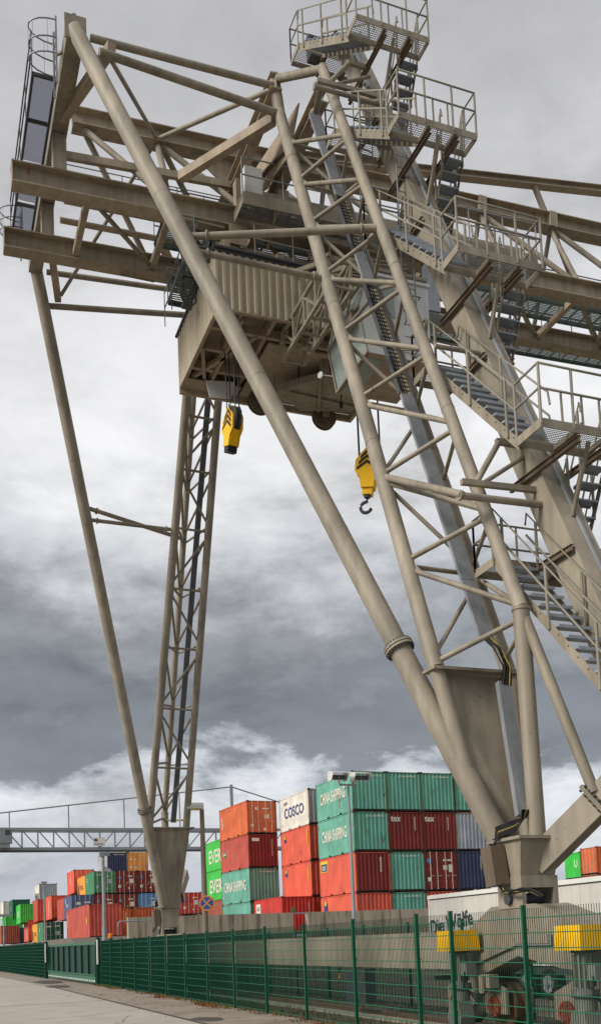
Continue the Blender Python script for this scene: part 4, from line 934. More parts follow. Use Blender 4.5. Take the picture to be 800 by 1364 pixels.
for i in range(5):
    # back landing
    ya, yb, z = Bn[i], Bn[i]+Bd[i], Bz[i]
    bl = platform('back_landing', XF0-.04, XR1, ya, yb, z, mast)
    railing('handrail', [(XF0-.03, ya+.02, z), (XF0-.03, yb, z), (XR1, yb, z), (XR1, ya+.02, z)], bl, h=.9, post=.75, mat='railpaint')
    part('support_beam', 'shadebrown', bl, lambda b: (b.ibeam((10.04, MR(z-.2)-.02, z-.22), (10.04, yb, z-.21), .07, .11, .012), b.ibeam((10.68, MR(z-.2)-.02, z-.22), (10.68, yb, z-.21), .07, .11, .012)))
for i in range(4):
    yb, ya, z = Lf[i], Lf[i]-Ld[i], Lz[i]
    fl = platform('front_landing', XF0-.04, XR1+.04, ya, yb, z, mast)
    b = MB(); up = V((0, 0, 1))
    pts = [V((XF0-.03, yb, z)), V((XF0-.03, ya, z)), V((XR1+.03, ya, z)), V((XR1+.03, yb, z))]
    for h in (.92, .5): b.poly([pts[0]+up*h, pts[1]+up*h, pts[2]+up*h, pts[3]+up*h], .022)
    for p_ in (pts[0], pts[1], V((9.95, ya, z)), V((10.6, ya, z)), pts[2], pts[3]): b.beam(p_-up*.1, p_+up*.92, .045, .025)
    for x in (9.75, 10.15, 10.5, 10.9): b.beam((x, ya+.02, z-.02), (x+.0, ya+.03, z+.5), .04, .02)
    b.build('handrail', 'railpaint', fl)
    part('support_beam', 'shadebrown', fl, lambda b: (b.ibeam((10.04, ya, z-.24), (10.04, ML(z)+.12, z-.21), .08, .11, .012), b.ibeam((10.7, ya, z-.24), (10.7, ML(z)+.05, z-.21), .08, .11, .012)))
    tube_part('knee_strut', 'beige', fl, (10.3, ya+.1, z-.2), (10.36, MR(z-1.2), z-1.2), .04, 8)
for i in range(4):
    flight(XF0, XF1, Bn[i], Bz[i], Lf[i], Lz[i], mast, 11)
    flight(XR0, XR1, Lf[i], Lz[i], Bn[i+1], Bz[i+1], mast, 7)
flight(XF0, XF1, Bn[4], Bz[4], 11.3, 5.0, mast, 13)
part('winch_box', 'darkgrey', mast, lambda b: (b.box((9.75, 21.9, 24.8), (10.2, 22.2, 25.3)), b.tube((9.7, 22.0, 25.3), (10.25, 22.0, 25.3), .12, n=12)))
def hoopcage(b):
    for z in (23.5, 24.3, 25.1): b.poly([(10.7+.35*math.cos(a*.3), 18.6-.35*math.sin(a*.3), z) for a in range(-2, 14)], .018)
    for a in (0, 3, 6, 9): b.beam((10.7+.35*math.cos(a*.3), 18.6-.35*math.sin(a*.3), 22.4), (10.7+.35*math.cos(a*.3), 18.6-.35*math.sin(a*.3), 25.1), .03, .01)
part('tube_light', 'white', mast, lambda b: (b.beam((10.75, 12.75, 10.95), (12.3, 12.75, 11.1), .12, .05), b.beam((10.75, 12.75, 10.915), (12.3, 12.75, 11.065), .07, .03)))
part('lamp_bracket', 'beige', mast, lambda b: b.beam((11.25, 12.7, 10.2), (11.3, 12.75, 11.0), .04, .04))
# bracket tubes tying the column to the leg
for z, xs_ in ((20.9, 8.5), (12.7, 9.15), (8.98, 8.5)):
    y = yl(z, -1.85)
    br_ = part('column_tie', 'beige', crane, lambda b: (b.tube((xs_, y, z), (10.12, y+.02, z+.05), (.05 if z > 15 else .062) if xs_ < 9 else .045, n=14), b.tube((xs_-.04, y, z), (xs_, y, z), .09 if xs_ < 9 else .055, n=6)))
    zz_ = z+.33
    if xs_ < 9:
        part('tie_box', 'beige', br_, lambda b: b.beam((8.62, y+.16, zz_), (10.12, y+.16, zz_+.05), .085, .095))
        part('tie_box', 'beige', br_, lambda b: b.beam((9.55, y+.45, zz_+1.0), (10.12, y+.45, zz_+1.0), .085, .095))
        part('tie_strut', 'beige', br_, lambda b: b.tube((8.9, y+.17, zz_), (9.6, y+.45, zz_+.98), .055))
        part('tie_strut', 'beige', br_, lambda b: b.tube((9.0, y+.17, zz_), (10.12, y+.45, zz_+.8), .04))
tube_part('long_brace', 'beige', crane, chA(10.45), (8.5, yl(8.9, -1.85), 8.98), .065)
def _hc(b):
    y = 18.2
    for z in (19.9, 20.4, 20.9, 21.4): b.poly([(10.0, y+1.0, z), (9.72, y+.95, z), (9.7, y+1.3, z), (10.0, y+1.3, z)], .018)
    for x, yy in ((10.0, y+1.0), (9.7, y+1.0), (9.7, y+1.3)): b.beam((x, yy, 19.5), (x, yy, 21.5), .03, .012)
    z = 14.6
    while z < 20: b.tube((9.9, ML(16.8)+.25, z), (10.2, ML(16.8)+.25, z), .012, n=6); z += .28
    for x in (9.9, 10.2): b.beam((x, ML(16.8)+.25, 15.2), (x, ML(16.8)+.25, 18.6), .04, .02)
part('service_ladder', 'galv', mast, _hc)

# ------------------------------------------------------------------ trolley hanging from the girder
tr = empty('crane_trolley', (10.2, YC, 18.4), 'beige ribbed trolley machine house with its cab hanging under the girder of the big crane', 'trolley')
HX0, HX1, HY0, HY1, HZ0, HZ1 = 7.45, 13.1, 23.55, 27.6, 18.4, 20.05
HXW = 10.7
def wallp(b, p0, du, L, nrm): corr(b, p0, du, 0, L, HZ0+.02, HZ1, nrm, .05, .22)
part('house_wall', 'cladding', tr, lambda b: wallp(b, (HX0, HY0, 0), (1, 0, 0), HXW-HX0, (0, -1, 0)))
part('house_wall', 'cladding', tr, lambda b: wallp(b, (HX0, HY1, 0), (0, -1, 0), HY1-HY0, (-1, 0, 0)))
part('house_wall', 'cladding', tr, lambda b: wallp(b, (HXW, HY1, 0), (-1, 0, 0), HXW-HX0, (0, 1, 0)))
part('house_wall', 'cladding', tr, lambda b: wallp(b, (HXW, HY0, 0), (0, 1, 0), HY1-HY0, (1, 0, 0)))
part('roof', 'darkgrey', tr, lambda b: (b.box((HX0-.06, HY0-.08, HZ1+.005), (HXW+.1, HY1+.08, HZ1+.06)), b.box((HX0+.01, HY0-.01, HZ1-.06), (HXW, HY0+.0, HZ1))))
def _floor(b):
    b.box((HX0+.06, HY0+.06, 18.95), (HXW-.05, HY1-.06, 19.0))
    b.box((HX0, HY0, HZ0-.02), (HX1, HY0+.1, HZ0+.01)); b.box((HX0, HY1-.1, HZ0-.18), (HX1, HY1, HZ0+.015))
    b.box((HX0, HY0+.1, HZ0-.02), (HX0+.1, HY1-.1, HZ0+.01)); b.box((HX1-.1, HY0+.1, HZ0-.18), (HX1, HY1-.1, HZ0+.25))
    for x in (8.25, 9.2, 10.4, 11.6, 12.4): b.box((x-.05, HY0+.12, 18.55), (x+.05, HY1-.12, 18.9))
    for y in (24.6, 25.6, 26.6): b.box((HX0+.12, y-.06, 18.5), (HX1-.12, y+.06, 18.75))
    b.box((9.3, 24.7, 18.42), (HX1-.1, HY1-.1, 18.48))
    b.box((10.75, HY0, 18.42), (HX1, HY0+.1, 18.9)); b.box((HX0+.1, 26.95, HZ0-.03), (9.2, HY1-.1, HZ0+.005))
part('floor_frame', 'underside', tr, _floor)
for p_, q_ in (((7.5, 27.5, 18.52), (8.9, 24.6, 18.52)), ((7.6, 25.5, 18.5), (8.2, 27.4, 18.5)), ((8.3, 24.0, 18.52), (8.3, 27.2, 18.52)), ((9.6, 24.0, 18.5), (9.9, 27.2, 18.5))):
    part('floor_brace', 'underside', tr, lambda b: b.beam(p_, q_, .1, .14))
part('winch_drum', 'steelrust', tr, lambda b: b.tube((11.0, 24.6, 19.4), (11.0, 26.9, 19.4), .4, n=24))
part('winch_motor', 'darkgrey', tr, lambda b: (b.tube((12.0, 24.5, 19.2), (12.9, 24.5, 19.2), .28, n=18), b.box((11.9, 26.0, 18.9), (12.8, 27.0, 19.7)), b.box((11.2, 24.0, 18.95), (11.8, 24.5, 19.6))))
part('deck_panel', 'underside', tr, lambda b: (b.box((10.8, 23.6, 20.06), (13.1, 27.55, 20.12)), b.box((13.02, 23.7, 18.7), (13.08, 27.4, 20.05)), b.box((10.8, 23.9, 18.92), (13.0, 27.5, 18.97))))
hexp = [(9.95, 26.1), (10.5, 25.5), (11.15, 24.95), (12.35, 24.95), (12.8, 25.6), (12.7, 26.5), (11.1, 26.95)]
hxz = 17.95
hx = part('service_platform', 'beige', tr, lambda b: (b.prism([(x, y, hxz) for x, y in hexp], (0, 0, .06)), [b.beam((hexp[k][0], hexp[k][1], hxz+.03), (hexp[k+1][0], hexp[k+1][1], hxz+.03), .03, .2) for k in range(5)], [b.beam((x, y, hxz+.3), (x, y, hxz+.06), .08, .08) for x, y in ((10.6, 25.6), (12.6, 25.6), (11.2, 26.7))], b.beam((11.0, 25.1, hxz-.05), (11.6, 26.7, hxz-.05), .08, .08), b.beam((10.4, 26.0, hxz-.04), (12.7, 26.2, hxz-.04), .08, .06)))
railing('guard_rail', [(x, y, hxz+.05) for x, y in hexp[:5]], hx, h=.9, post=1.0, mat='beige', r=.026)
part('riser_duct', 'beige', tr, lambda b: b.box((11.0, 24.9, 18.0), (11.22, 25.1, 19.0)))
for x, y, z in ((9.75, 26.85, 17.95), (11.95, 27.1, 17.95)):
    part('rope_sheave', 'shadebrown', tr, lambda b: (b.tube((x, y-.05, z), (x, y+.05, z), .32, n=28), b.tube((x, y-.09, z), (x, y-.05, z), .38, n=28), b.tube((x, y+.05, z), (x, y+.09, z), .38, n=28), b.tube((x, y-.16, z), (x, y+.16, z), .1, n=14)))
    for dy in (-.2, .14): part('sheave_bracket', 'underside', tr, lambda b: b.box((x-.1, y+dy, z-.05), (x+.1, y+dy+.06, 18.45)))
part('guide_plate', 'cabwhite', tr, lambda b: b.prism([(8.0, 26.6, 18.2), (8.9, 26.6, 18.3), (8.75, 26.6, 17.75), (8.1, 26.6, 17.7)], (0, .03, 0)))
part('hung_cable', 'rope', tr, lambda b: (b.poly([(11.6, 25.0, 17.95), (11.62, 25.0, 17.6), (11.6, 25.02, 17.25)], .02), b.tube((11.6, 25.02, 17.25), (11.6, 25.02, 17.1), .06, n=10)))
# trolley frame and wheels on the runway beams
def _tf(b):
    for yy in (YN, YF): b.beam((7.7, yy-.02, 20.55), (13.0, yy-.02, 20.6), .3, .38)
    for x in (7.8, 9.4, 11.0, 12.9): b.beam((x, YN-.6, 20.35), (x, YF+.6, 20.35), .2, .28)
    for x in (7.8, 10.4, 12.9):
        for yy in (HY0+.1, HY1-.1): b.box((x-.08, yy-.08, 20.06), (x+.08, yy+.08, 20.5))
    for x in (8.3, 12.3):
        for yy in (YN, YF):
            for s in (-.3, .27): b.box((x-.25, yy+s, 20.7), (x+.25, yy+s+.03, 21.25))
part('trolley_frame', 'rustbeige', tr, _tf)
for x in (8.3, 12.3):
    for yy in (YN, YF): part('runner_wheel', 'steelrust', tr, lambda b: b.tube((x, yy-.26, 20.95), (x, yy-.2, 20.95), .2, n=20) or b.tube((x, yy+.2, 20.95), (x, yy+.26, 20.95), .2, n=20))
wk = walk('roof_walkway', 6.9, 8.5, 24.7, 26.5, lambda x: 20.35, tr, pitch=.09)
railing('guard_rail', [(7.0, 27.3, 20.15), (7.0, 23.9, 20.15)], tr, h=1.0, post=.8, mat='galv')
railing('guard_rail', [(8.6, 23.6, 20.15), (13.0, 23.6, 20.15)], tr, h=.9, post=1.1, mat='beige')
es = onX(256, 388, 7.3); ex, ey, ez = es
part('end_step', 'darkgrey', tr, lambda b: (b.poly([(ex, ey, ez-.3), (ex-.25, ey, ez-.1), (ex-.25, ey, ez+.4), (ex+.1, ey, ez+.4), (ex+.1, ey, ez-.3)], .025), b.poly([(ex-.25, ey, ez+.1), (ex-.25, ey+.3, ez+.1), (ex-.1, ey+.3, ez-.4), (ex+.1, ey, ez-.3)], .025), b.box((ex-.3, ey-.1, ez-.5), (ex-.02, ey+.12, ez-.42)), b.beam((ex+.1, ey, ez), (7.8, ey, 20.2), .05, .05)))
def _clut(b):
    rnd = random.Random(3)
    for k in range(14):
        x = rnd.uniform(10.8, 13.0); y = rnd.uniform(23.6, 25.0); z = rnd.uniform(20.1, 20.5)
        b.box((x, y, z), (x+rnd.uniform(.15, .5), y+rnd.uniform(.15, .4), z+rnd.uniform(.1, .35)))
    for k in range(7):
        z = 20.2+.12*k; b.poly([(10.3, 23.7+.05*k, z), (11.4, 23.65+.04*k, z-.06), (12.6, 23.7, z), (13.3, 23.8, z+.1)], .03)
part('hoist_equipment', 'underside', tr, _clut)
# lattice gangway reaching out to the cab
def _gw(b):
    for x in (9.55, 10.15):
        for z in (17.72, 18.5): b.beam((x, 20.9, z), (x, 24.3, z), .09, .09)
        for k in range(5):
            y = 21.0+k*.8; b.beam((x, y, 17.72), (x, y, 18.5), .07, .07)
            if k < 4: b.beam((x, y, 17.75), (x, y+.8, 18.47), .06, .06) if k % 2 else b.beam((x, y, 18.47), (x, y+.8, 17.75), .06, .06)
    for k in range(6): y = 20.95+k*.66; b.beam((9.55, y, 17.72), (10.15, y, 17.72), .06, .06)
    b.beam((9.6, 24.2, 18.5), (9.6, 24.2, 18.9), .1, .1); b.beam((10.1, 24.2, 18.5), (10.1, 24.2, 18.9), .1, .1)
    b.beam((9.55, 21.2, 18.5), (9.7, 23.6, 19.9), .1, .1); b.beam((10.15, 21.2, 18.5), (10.3, 23.6, 19.9), .1, .1)
    b.beam((9.55, 21.0, 18.45), (12.3, 21.0, 18.45), .08, .08)
part('gangway_truss', 'beige', tr, _gw)
cb_ = part('cab', 'cabwhite', tr, lambda b: (b.prism([(10.75, 21.3, 18.5), (10.5, 21.3, 17.6), (10.7, 21.3, 16.42), (12.5, 21.3, 16.42), (12.5, 21.3, 18.5)], (0, .04, 0)), b.prism([(10.75, 23.26, 18.5), (10.5, 23.26, 17.6), (10.7, 23.26, 16.42), (12.5, 23.26, 16.42), (12.5, 23.26, 18.5)], (0, .04, 0)), b.box((12.46, 21.341, 16.42), (12.5, 23.259, 18.5)), b.box((10.7, 21.25, 18.5), (12.55, 23.35, 18.58)), b.box((10.9, 21.341, 18.1), (12.459, 23.259, 18.13)), b.box((11.2, 21.6, 18.58), (12.2, 22.9, 18.95))))
part('cab_floor', 'underside', cb_, lambda b: b.box((10.74, 21.341, 16.4), (12.459, 23.259, 16.46)))
part('front_window', 'glass', cb_, lambda b: (b.prism([(10.76, 21.35, 18.48), (10.51, 21.35, 17.6), (10.71, 21.35, 16.46)], (0, 1.9, 0))))
part('window_frame', 'beige', cb_, lambda b: [b.poly([(10.74, y, 18.5), (10.48, y, 17.6), (10.68, y, 16.42)], .03) for y in (21.32, 22.3, 23.28)] + [b.beam((x, 21.3, z), (x, 23.3, z), .06, .06) for x, z in ((10.74, 18.5), (10.48, 17.6), (10.68, 16.44))])
part('side_window', 'glass', cb_, lambda b: b.box((10.85, 21.285, 17.45), (11.5, 21.299, 18.3)))
part('door', 'cabwhite', cb_, lambda b: b.box((11.65, 21.275, 16.6), (12.3, 21.299, 18.4)))
part('grab_rail', 'lettdark', cb_, lambda b: (b.poly([(11.75, 21.27, 17.7), (11.75, 21.18, 17.7), (11.75, 21.18, 17.35), (11.75, 21.27, 17.35)], .016), b.poly([(11.95, 21.27, 18.1), (11.95, 21.18, 18.1), (12.2, 21.18, 18.1), (12.2, 21.27, 18.1)], .016)))
part('mirror', 'cabwhite', cb_, lambda b: (b.tube((10.3, 23.5, 17.0), (10.34, 23.52, 17.0), .09, n=18), b.beam((10.34, 23.5, 17.0), (10.7, 23.3, 16.9), .02, .02)))
part('sun_visor_box', 'beige', cb_, lambda b: b.box((10.35, 21.5, 17.3), (10.6, 22.2, 17.62)))
part('floor_window', 'glass', cb_, lambda b: b.box((10.78, 21.5, 16.38), (11.2, 23.1, 16.398)))
# access platform panels between trolley and near leg
part('side_screen', 'galv', tr, lambda b: (b.box((12.9, 22.2, 18.6), (13.4, 22.24, 20.3)), b.box((12.6, 22.25, 18.55), (13.6, 23.5, 18.6))))

# ------------------------------------------------------------------ hook blocks
def hook_block(loc, rz, label, hook=True, ztop=18.5, k_=.84, lean=0.0):
    x, y, z = loc
    r_ = empty('hook_block', (x, y, z), label, 'hook block', 'yellow hook blocks under the trolley')
    d = V((math.cos(rz), math.sin(rz), 0)); e = V((-d.y, d.x, 0)); up = V((0, 0, 1)); o = V(loc)
    d, up = (d*math.cos(lean)-up*math.sin(lean)), (up*math.cos(lean)+d*math.sin(lean)); P = lambda a, c, h: o + d*(a*k_) + e*(c*k_) + up*(h*k_)
    prof = [(-.42, .12), (-.36, .5), (-.05, .82), (.12, .82), (.42, .45), (.42, .1), (.22, -.1), (.2, -.42), (-.2, -.42), (-.24, -.1)]
    for s in (-.2, .14):
        pl = part('side_plate', 'yellow', r_, lambda b: b.prism([P(a, s, h) for a, h in prof], tuple(e*.05)))
        so_ = s-.008 if s < 0 else s+.0605
        def _st(b):
            for k in range(4):
                h0 = .12+.17*k
                b.prism([P(-.3+.04*k, so_, h0), (P(.05, so_, h0+.22)), P(.05, so_, h0+.32), P(-.3+.04*k, so_, h0+.1)], tuple(e*.006))
                if k < 3: b.prism([P(.36-.05*k, so_, h0), P(.05, so_, h0+.22), P(.05, so_, h0+.32), P(.36-.05*k, so_, h0+.1)], tuple(e*.006))
        part('warning_stripes', 'stripe', pl, _st)
    part('spacer', 'yellow', r_, lambda b: (b.prism([P(-.34, -.139, .1), P(.34, -.139, .1), P(.19, -.139, -.4), P(-.19, -.139, -.4)], tuple(e*.233))))
    for s in (-.07, .07):
        part('sheave', 'darkgrey', r_, lambda b: b.tube(P(0, s-.04, .45), P(0, s+.04, .45), .36, n=24))
    part('crosshead', 'stripe' if not hook else 'yellow', r_, lambda b: b.prism([P(-.16, -.17, -.42), P(.16, -.17, -.42), P(.14, -.17, -.62), P(-.14, -.17, -.62)], tuple(e*.285)))
    if hook:
        pts = [P(0, 0, -.62), P(0, 0, -.82)] + [P(.02+.17*math.sin(t), 0, -1.0+.17*math.cos(t)) for t in [0.3+k*.42 for k in range(11)]]
        part('hook', 'darkgrey', r_, lambda b: (b.poly(pts, .05, n=10), b.tube(P(0, 0, -.6), P(0, 0, -.7), .09, n=14)))
    for a, c in ((-.33, -.07), (-.33, .07), (.33, -.07), (.33, .07)):
        part('rope', 'rope', r_, lambda b: b.tube(P(a, c, .45), P(a, c, .45)+V((0, 0, ztop-z-.3)), .017, n=6))
    return r_
p = onY(309, 578, 25.4); hook_block((p.x, p.y, p.z), 1.72, 'yellow striped hook block hanging left of the raking tube, before the far lattice leg', hook=False, lean=-.3)
p = onY(491, 634, 25.2); hook_block((p.x, p.y, p.z), 2.5, 'yellow hook block with a black crane hook, hanging beside the near lattice leg', k_=.95, lean=-.12)

# ------------------------------------------------------------------ second crane bridge far away
YB = 180
fc = empty('gantry_crane', (56, YB, 0), 'distant grey lattice crane bridge with cable stays behind the container stacks', 'crane')
M['greysteel'] = painted('distant_grey_steel', lin(146, 150, 154), .6, .06)
zt, zbm = 23.2, 19.7
part('bridge_chord', 'greysteel', fc, lambda b: (b.box((-14, YB-.3, zt-.25), (66, YB+.3, zt+.25)), b.box((-14, YB+3.2, zt-.2), (66, YB+3.6, zt+.2))))
part('bridge_beam', 'greysteel', fc, lambda b: (b.box((-14, YB-.5, zbm-.35), (66, YB+.5, zbm+.2)), b.box((-14, YB+3.2, zbm-.3), (66, YB+3.9, zbm+.2))))
part('runway_strip', 'darkgrey', fc, lambda b: b.box((-14, YB-.7, zbm-.62), (66, YB-.2, zbm-.352)))
for k in range(29):
    x = -13+2.75*k
    part('bridge_post', 'greysteel', fc, lambda b: b.box((x-.12, YB-.2, zbm+.2), (x+.12, YB+.1, zt-.25)))
    part('bridge_diagonal', 'greysteel', fc, lambda b: b.beam((x+.1, YB-.05, zt-.3), (x+2.65, YB-.05, zbm+.25), .2, .2) if k < 16 else b.beam((x+.1, YB-.05, zbm+.25), (x+2.65, YB-.05, zt-.3), .2, .2))
mx_ = 56.4; a0, a1 = onY(0, 1083, YB), onY(308, 1048, YB); a2 = onY(355, 1063, YB)
sl_ = (a1.z-a0.z)/(a1.x-a0.x)
part('stay_cable', 'greysteel', fc, lambda b: (b.tube((-13, YB, a0.z-(a0.x+13)*sl_), (mx_, YB, a1.z), .13, n=8), b.tube((mx_, YB, a1.z), (a2.x+4, YB, a2.z-1.2), .13, n=8)))
for px in (13, 92, 166, 240):
    q = onY(px, 1104, YB); part('stay_hanger', 'greysteel', fc, lambda b: b.box((q.x-.1, YB-.1, zt), (q.x+.1, YB+.1, a0.z+(q.x-a0.x)*sl_)))
part('pylon', 'greysteel', fc, lambda b: (b.box((mx_-.25, YB-.25, zt), (mx_+.25, YB+.25, a1.z+.4)), b.beam((mx_, YB, a1.z), (mx_+1.2, YB+3.3, zt), .3, .3)))
part('bridge_leg', 'greysteel', fc, lambda b: (b.beam((56, YB-4, .1), (56, YB+1, zbm-.4), 1.0, 1.0), b.beam((56, YB+8, .1), (56, YB+3, zbm-.4), 1.0, 1.0)))
part('bridge_leg', 'greysteel', fc, lambda b: (b.beam((-9, YB-4, .1), (-9, YB+1, zbm-.4), 1.0, 1.0), b.beam((-9, YB+8, .1), (-9, YB+3, zbm-.4), 1.0, 1.0)))
t2 = empty('crane_trolley', (13.4, YB-1.4, 19.7), 'grey ribbed trolley house on the distant crane bridge at the left edge', 'trolley')
p, q = onY(-6, 1129, YB-1.5), onY(16, 1108, YB-1.5)
part('house', 'greysteel', t2, lambda b: (b.box((p.x, YB-2.4, 20.5), (q.x, YB-.6, 23.2)), b.box((p.x+.3, YB-2.2, 19.7), (q.x-.4, YB-.7, 20.497)), [b.box((p.x+.1+.35*k, YB-2.44, 20.6), (p.x+.2+.35*k, YB-2.403, 23.1)) for k in range(8)]))
part('window', 'darkgrey', t2, lambda b: b.box((q.x-1.2, YB-2.46, 21.9), (q.x-.3, YB-2.445, 22.8)))
p, q = onY(125, 1128, YB-1.5), onY(141, 1115, YB-1.5)
t3 = empty('sign_board', (p.x, YB-1, 19.9), 'small white sign board with a red patch on the distant crane bridge', 'sign')
part('board', 'white', t3, lambda b: b.box((p.x, YB-.9, p.z+.2), (q.x, YB-.8, q.z)))
part('red_patch', 'red', t3, lambda b: b.box((p.x+.2, YB-.92, q.z-.7), (p.x+.8, YB-.903, q.z-.25)))
part('scribble', 'lettdark', t3, lambda b: b.poly([(p.x+.25+.2*k, YB-.92, p.z+.45+(.3 if k % 2 else 0)) for k in range(9)], .04))

# ------------------------------------------------------------------ lamp posts, sign, trailer, hoops
def pole(x, y, z0, z1, r0, r1, label, mat='galv'):
    r_ = empty('lamp_post', (x, y, z0), label, 'lamp post')
    part('pole', mat, r_, lambda b: (b.tube((x, y, z0), (x, y, z1), r0, r1, 14), b.tube((x, y, z0), (x, y, z0+1.1), r0*1.25, r0*1.25, 14), b.box((x-r0*2, y-r0*2, z0-.1), (x+r0*2, y+r0*2, z0+.02))))
    return r_
p = onY(274, 1240, 36.5); q = onY(270, 1077, 36.5)
M['polebrown'] = painted('brown_concrete_pole', lin(126, 114, 100), .8, .15)
lp = pole(p.x, 36.5, 0, q.z-.05, .13, .085, 'brown street lamp post with a single cream lamp head and a round sign on it', 'polebrown')
part('lamp_head', 'white', lp, lambda b: (b.prism([(p.x-.62, 36.5+dy, q.z+dz) for dy, dz in ((-.14, -.03), (.14, -.03), (.17, .1), (.1, .2), (-.1, .2), (-.17, .1))], (.66, 0, .02)), b.beam((p.x-.05, 36.5, q.z+.02), (p.x+.06, 36.5, q.z-.1), .1, .1)))
part('lamp_lens', 'labelyellow', lp, lambda b: b.box((p.x-.58, 36.4, q.z-.06), (p.x-.1, 36.6, q.z-.031)))
s_ = onY(275.5, 1203, 36.33)
sg = empty('road_sign', (s_.x, s_.y, s_.z), 'round no stopping sign, faded orange cross on blue, on the brown lamp post', 'sign')
nn = V((-.25, -1, 0)).normalized()
part('disc', 'signor', sg, lambda b: b.tube(s_, s_+nn*.02, .3, n=32))
part('blue_field', 'signblue', sg, lambda b: b.tube(s_+nn*.021, s_+nn*.026, .235, n=32))
xx = nn.cross(V((0, 0, 1))).normalized()
part('cross_bar', 'signor', sg, lambda b: (b.beam(s_+nn*.03-xx*.16-V((0, 0, .16)), s_+nn*.03+xx*.16+V((0, 0, .16)), .06, .006, up=nn), b.beam(s_+nn*.034+xx*.16-V((0, 0, .16)), s_+nn*.034-xx*.16+V((0, 0, .16)), .06, .006, up=nn)))
part('clamp', 'galv', sg, lambda b: b.ring((p.x, 36.5, s_.z), (0, 0, 1), .13, .02, 20, 6))
p = onY(471.5, 1228, 34); q = onY(466.5, 1046, 34)
lp = pole(p.x, 34, -.7, q.z, .1, .045, 'slim galvanised mast with two floodlight heads on a short crossbar, before the big container stack')
part('cross_arm', 'galv', lp, lambda b: b.box((p.x-.35, 33.96, q.z-.02), (p.x+.3, 34.04, q.z+.05)))
for s, tilt in ((-.5, -.35), (.42, .35)):
    cx_, cz_ = p.x+s, q.z+.14
    dx_ = -1 if s < 0 else 1
    def _fh(b):
        b.prism([(cx_-.27, 33.7, cz_+.0), (cx_+.27, 33.7, cz_+.0), (cx_+.27, 33.7, cz_+.2), (cx_-.27, 33.7, cz_+.2)], (0, .3, .04))
        b.prism([(cx_-.34, 33.5, cz_+.24), (cx_+.34, 33.5, cz_+.24), (cx_+.3, 34.05, cz_+.36), (cx_-.3, 34.05, cz_+.36)], (0, 0, .03))
        for e_ in (-.33, .31): b.prism([(cx_+e_, 33.45, cz_+.24), (cx_+e_, 34.02, cz_+.34), (cx_+e_, 34.02, cz_-.02), (cx_+e_, 33.68, cz_-.02)], (.02, 0, 0))
        b.box((p.x+s*.75-.03, 33.97, q.z+.05), (p.x+s*.75+.03, 34.03, cz_+.1))
    fh = part('floodlight', 'white', lp, _fh)
    part('lamp_glass', 'darkgrey', fh, lambda b: (b.box((cx_-.25, 33.66, cz_+.02), (cx_-.02, 33.699, cz_+.18)), b.box((cx_+.02, 33.66, cz_+.02), (cx_+.25, 33.699, cz_+.18))))
for (bx, by, tx, ty_, Y, r, lab) in ((139.8, 1252, 138, 1140, 60, .12, 'tall grey lamp mast with small floodlights, standing behind the gate end'), (60.5, 1256, 60, 1176, 90, .09, 'grey lamp mast behind the left fence end, between orange-red containers'), (6, 1259, 5.5, 1220, 120, .1, 'grey lamp mast with a flat crossbar at the far left edge')):
    p = onY(bx, by, Y); q = onY(tx, ty_, Y)
    lp = pole(p.x, Y, gz(p.x, Y), q.z, r, r*.75, lab)
    if Y == 60:
        part('floodlight', 'galv', lp, lambda b: (b.box((p.x-.22, Y-.15, q.z-.05), (p.x+.1, Y+.1, q.z+.25)), b.beam((p.x, Y, q.z-.7), (p.x+.45, Y-.1, q.z-.95), .12, .2), b.box((p.x+.1, Y-.1, q.z), (p.x+.4, Y+.1, q.z+.2))))
    elif Y == 120: part('cross_arm', 'galv', lp, lambda b: b.box((p.x-1.3, Y-.2, q.z-.1), (p.x+.9, Y+.2, q.z+.2)))
    else: part('lamp_head', 'galv', lp, lambda b: b.box((p.x-.25, Y-.15, q.z-.05), (p.x+.25, Y+.15, q.z+.12)))

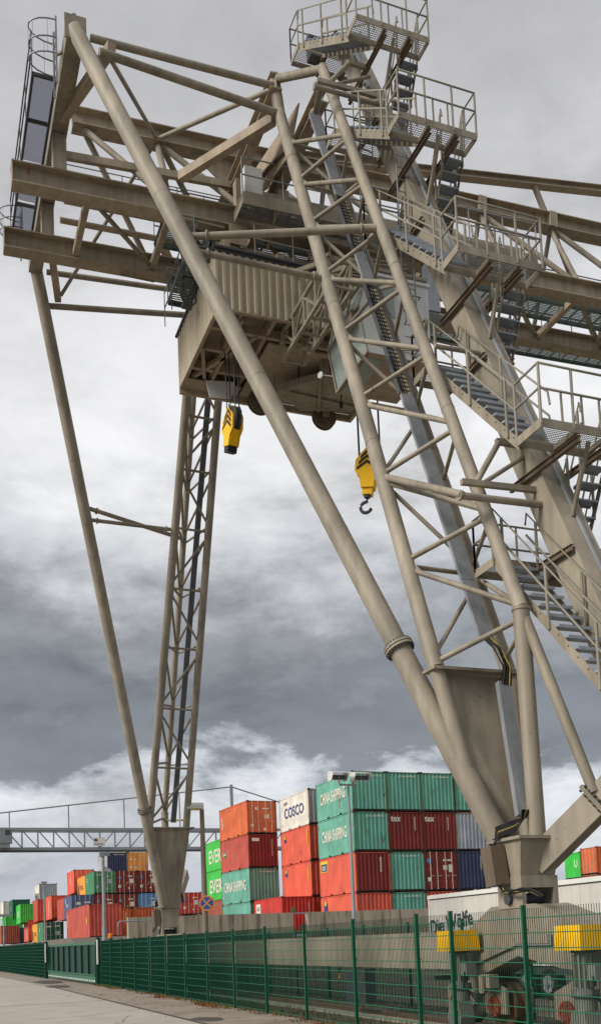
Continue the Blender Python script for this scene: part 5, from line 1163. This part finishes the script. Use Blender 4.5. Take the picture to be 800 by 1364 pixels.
TX, TY1, TY0 = 20.0, 36.7, 22.8
tl = empty('semi_trailer', (TX, TY0, -.7), 'white box semi-trailer with dark lettering, parked behind the fences near the crane foot', 'trailer')
ztr = onX(570, 1195, TX).z
part('box_body', 'trailer', tl, lambda b: (b.box((TX, TY0, .45), (TX+2.5, TY1, ztr)), [b.box((TX-.012, TY0+k*1.24, .5), (TX-.001, TY0+k*1.24+.02, ztr-.13)) for k in range(1, 11)]))
part('roof_rail', 'white', tl, lambda b: (b.box((TX-.05, TY0, ztr-.1), (TX+2.55, TY1+.03, ztr+.06)), b.box((TX-.03, TY1-.09, .45), (TX+.02, TY1+.02, ztr-.1))))
part('painted_rail_shadow', 'darkgrey', tl, lambda b: b.box((TX-.03, TY0, ztr-.135), (TX+.03, TY1-.1, ztr-.101)))  # solid dark strip drawn as the shade under the roof rail
part('skirt', 'darkgrey', tl, lambda b: (b.box((TX+.1, TY0, .15), (TX+2.4, TY1-.2, .44)), b.box((TX+.05, TY1-.15, -.25), (TX+2.45, TY1, -.05))))
for yw in (24.2, 28.6, 29.9, 31.2):
    ty = part('tyre', 'black', tl, lambda b: b.tube((TX+.05, yw, -.18), (TX+.4, yw, -.18), .52, n=28))
    part('rim', 'galv', tl, lambda b: (b.tube((TX+.0, yw, -.18), (TX+.049, yw, -.18), .3, n=24), b.tube((TX-.06, yw, -.18), (TX-.001, yw, -.18), .12, n=14)))
text_mesh('Die W\u00f6lfe', 3.4, .62, 'lettdark', (0, -.994, .105), (0, .105, .994), (-1, 0, 0), (TX-.014, 34.95, 2.13), parent=tl)
for i_, (xa, xb) in enumerate(((453, 479), (482, 496))):
    a_, c_ = onY(xa, 1318, 44), onY(xb, 1318, 44)
    hp = empty('barrier_hoop', (a_.x, 44, gz(a_.x, 44)), ('wide' if i_ == 0 else 'narrow') + ' yellow and black barrier hoop standing before the concrete wall, seen through the fence', 'barrier')
    z0 = gz(a_.x, 44); z1 = .92
    part('hoop', 'yellow', hp, lambda b: b.poly([(a_.x, 44, z0), (a_.x, 44, z1-.05), (a_.x+.05, 44, z1), (c_.x-.05, 44, z1), (c_.x, 44, z1-.05), (c_.x, 44, z0)], .065, n=10))
    part('black_band', 'stripe', hp, lambda b: ([b.tube((x, 44, z), (x, 44, z+.27), .068, n=10) for x in (a_.x, c_.x) for z in (z0+.25,)], b.tube((a_.x+(c_.x-a_.x)*.4, 44, z1), (a_.x+(c_.x-a_.x)*.62, 44, z1), .068, n=10)))
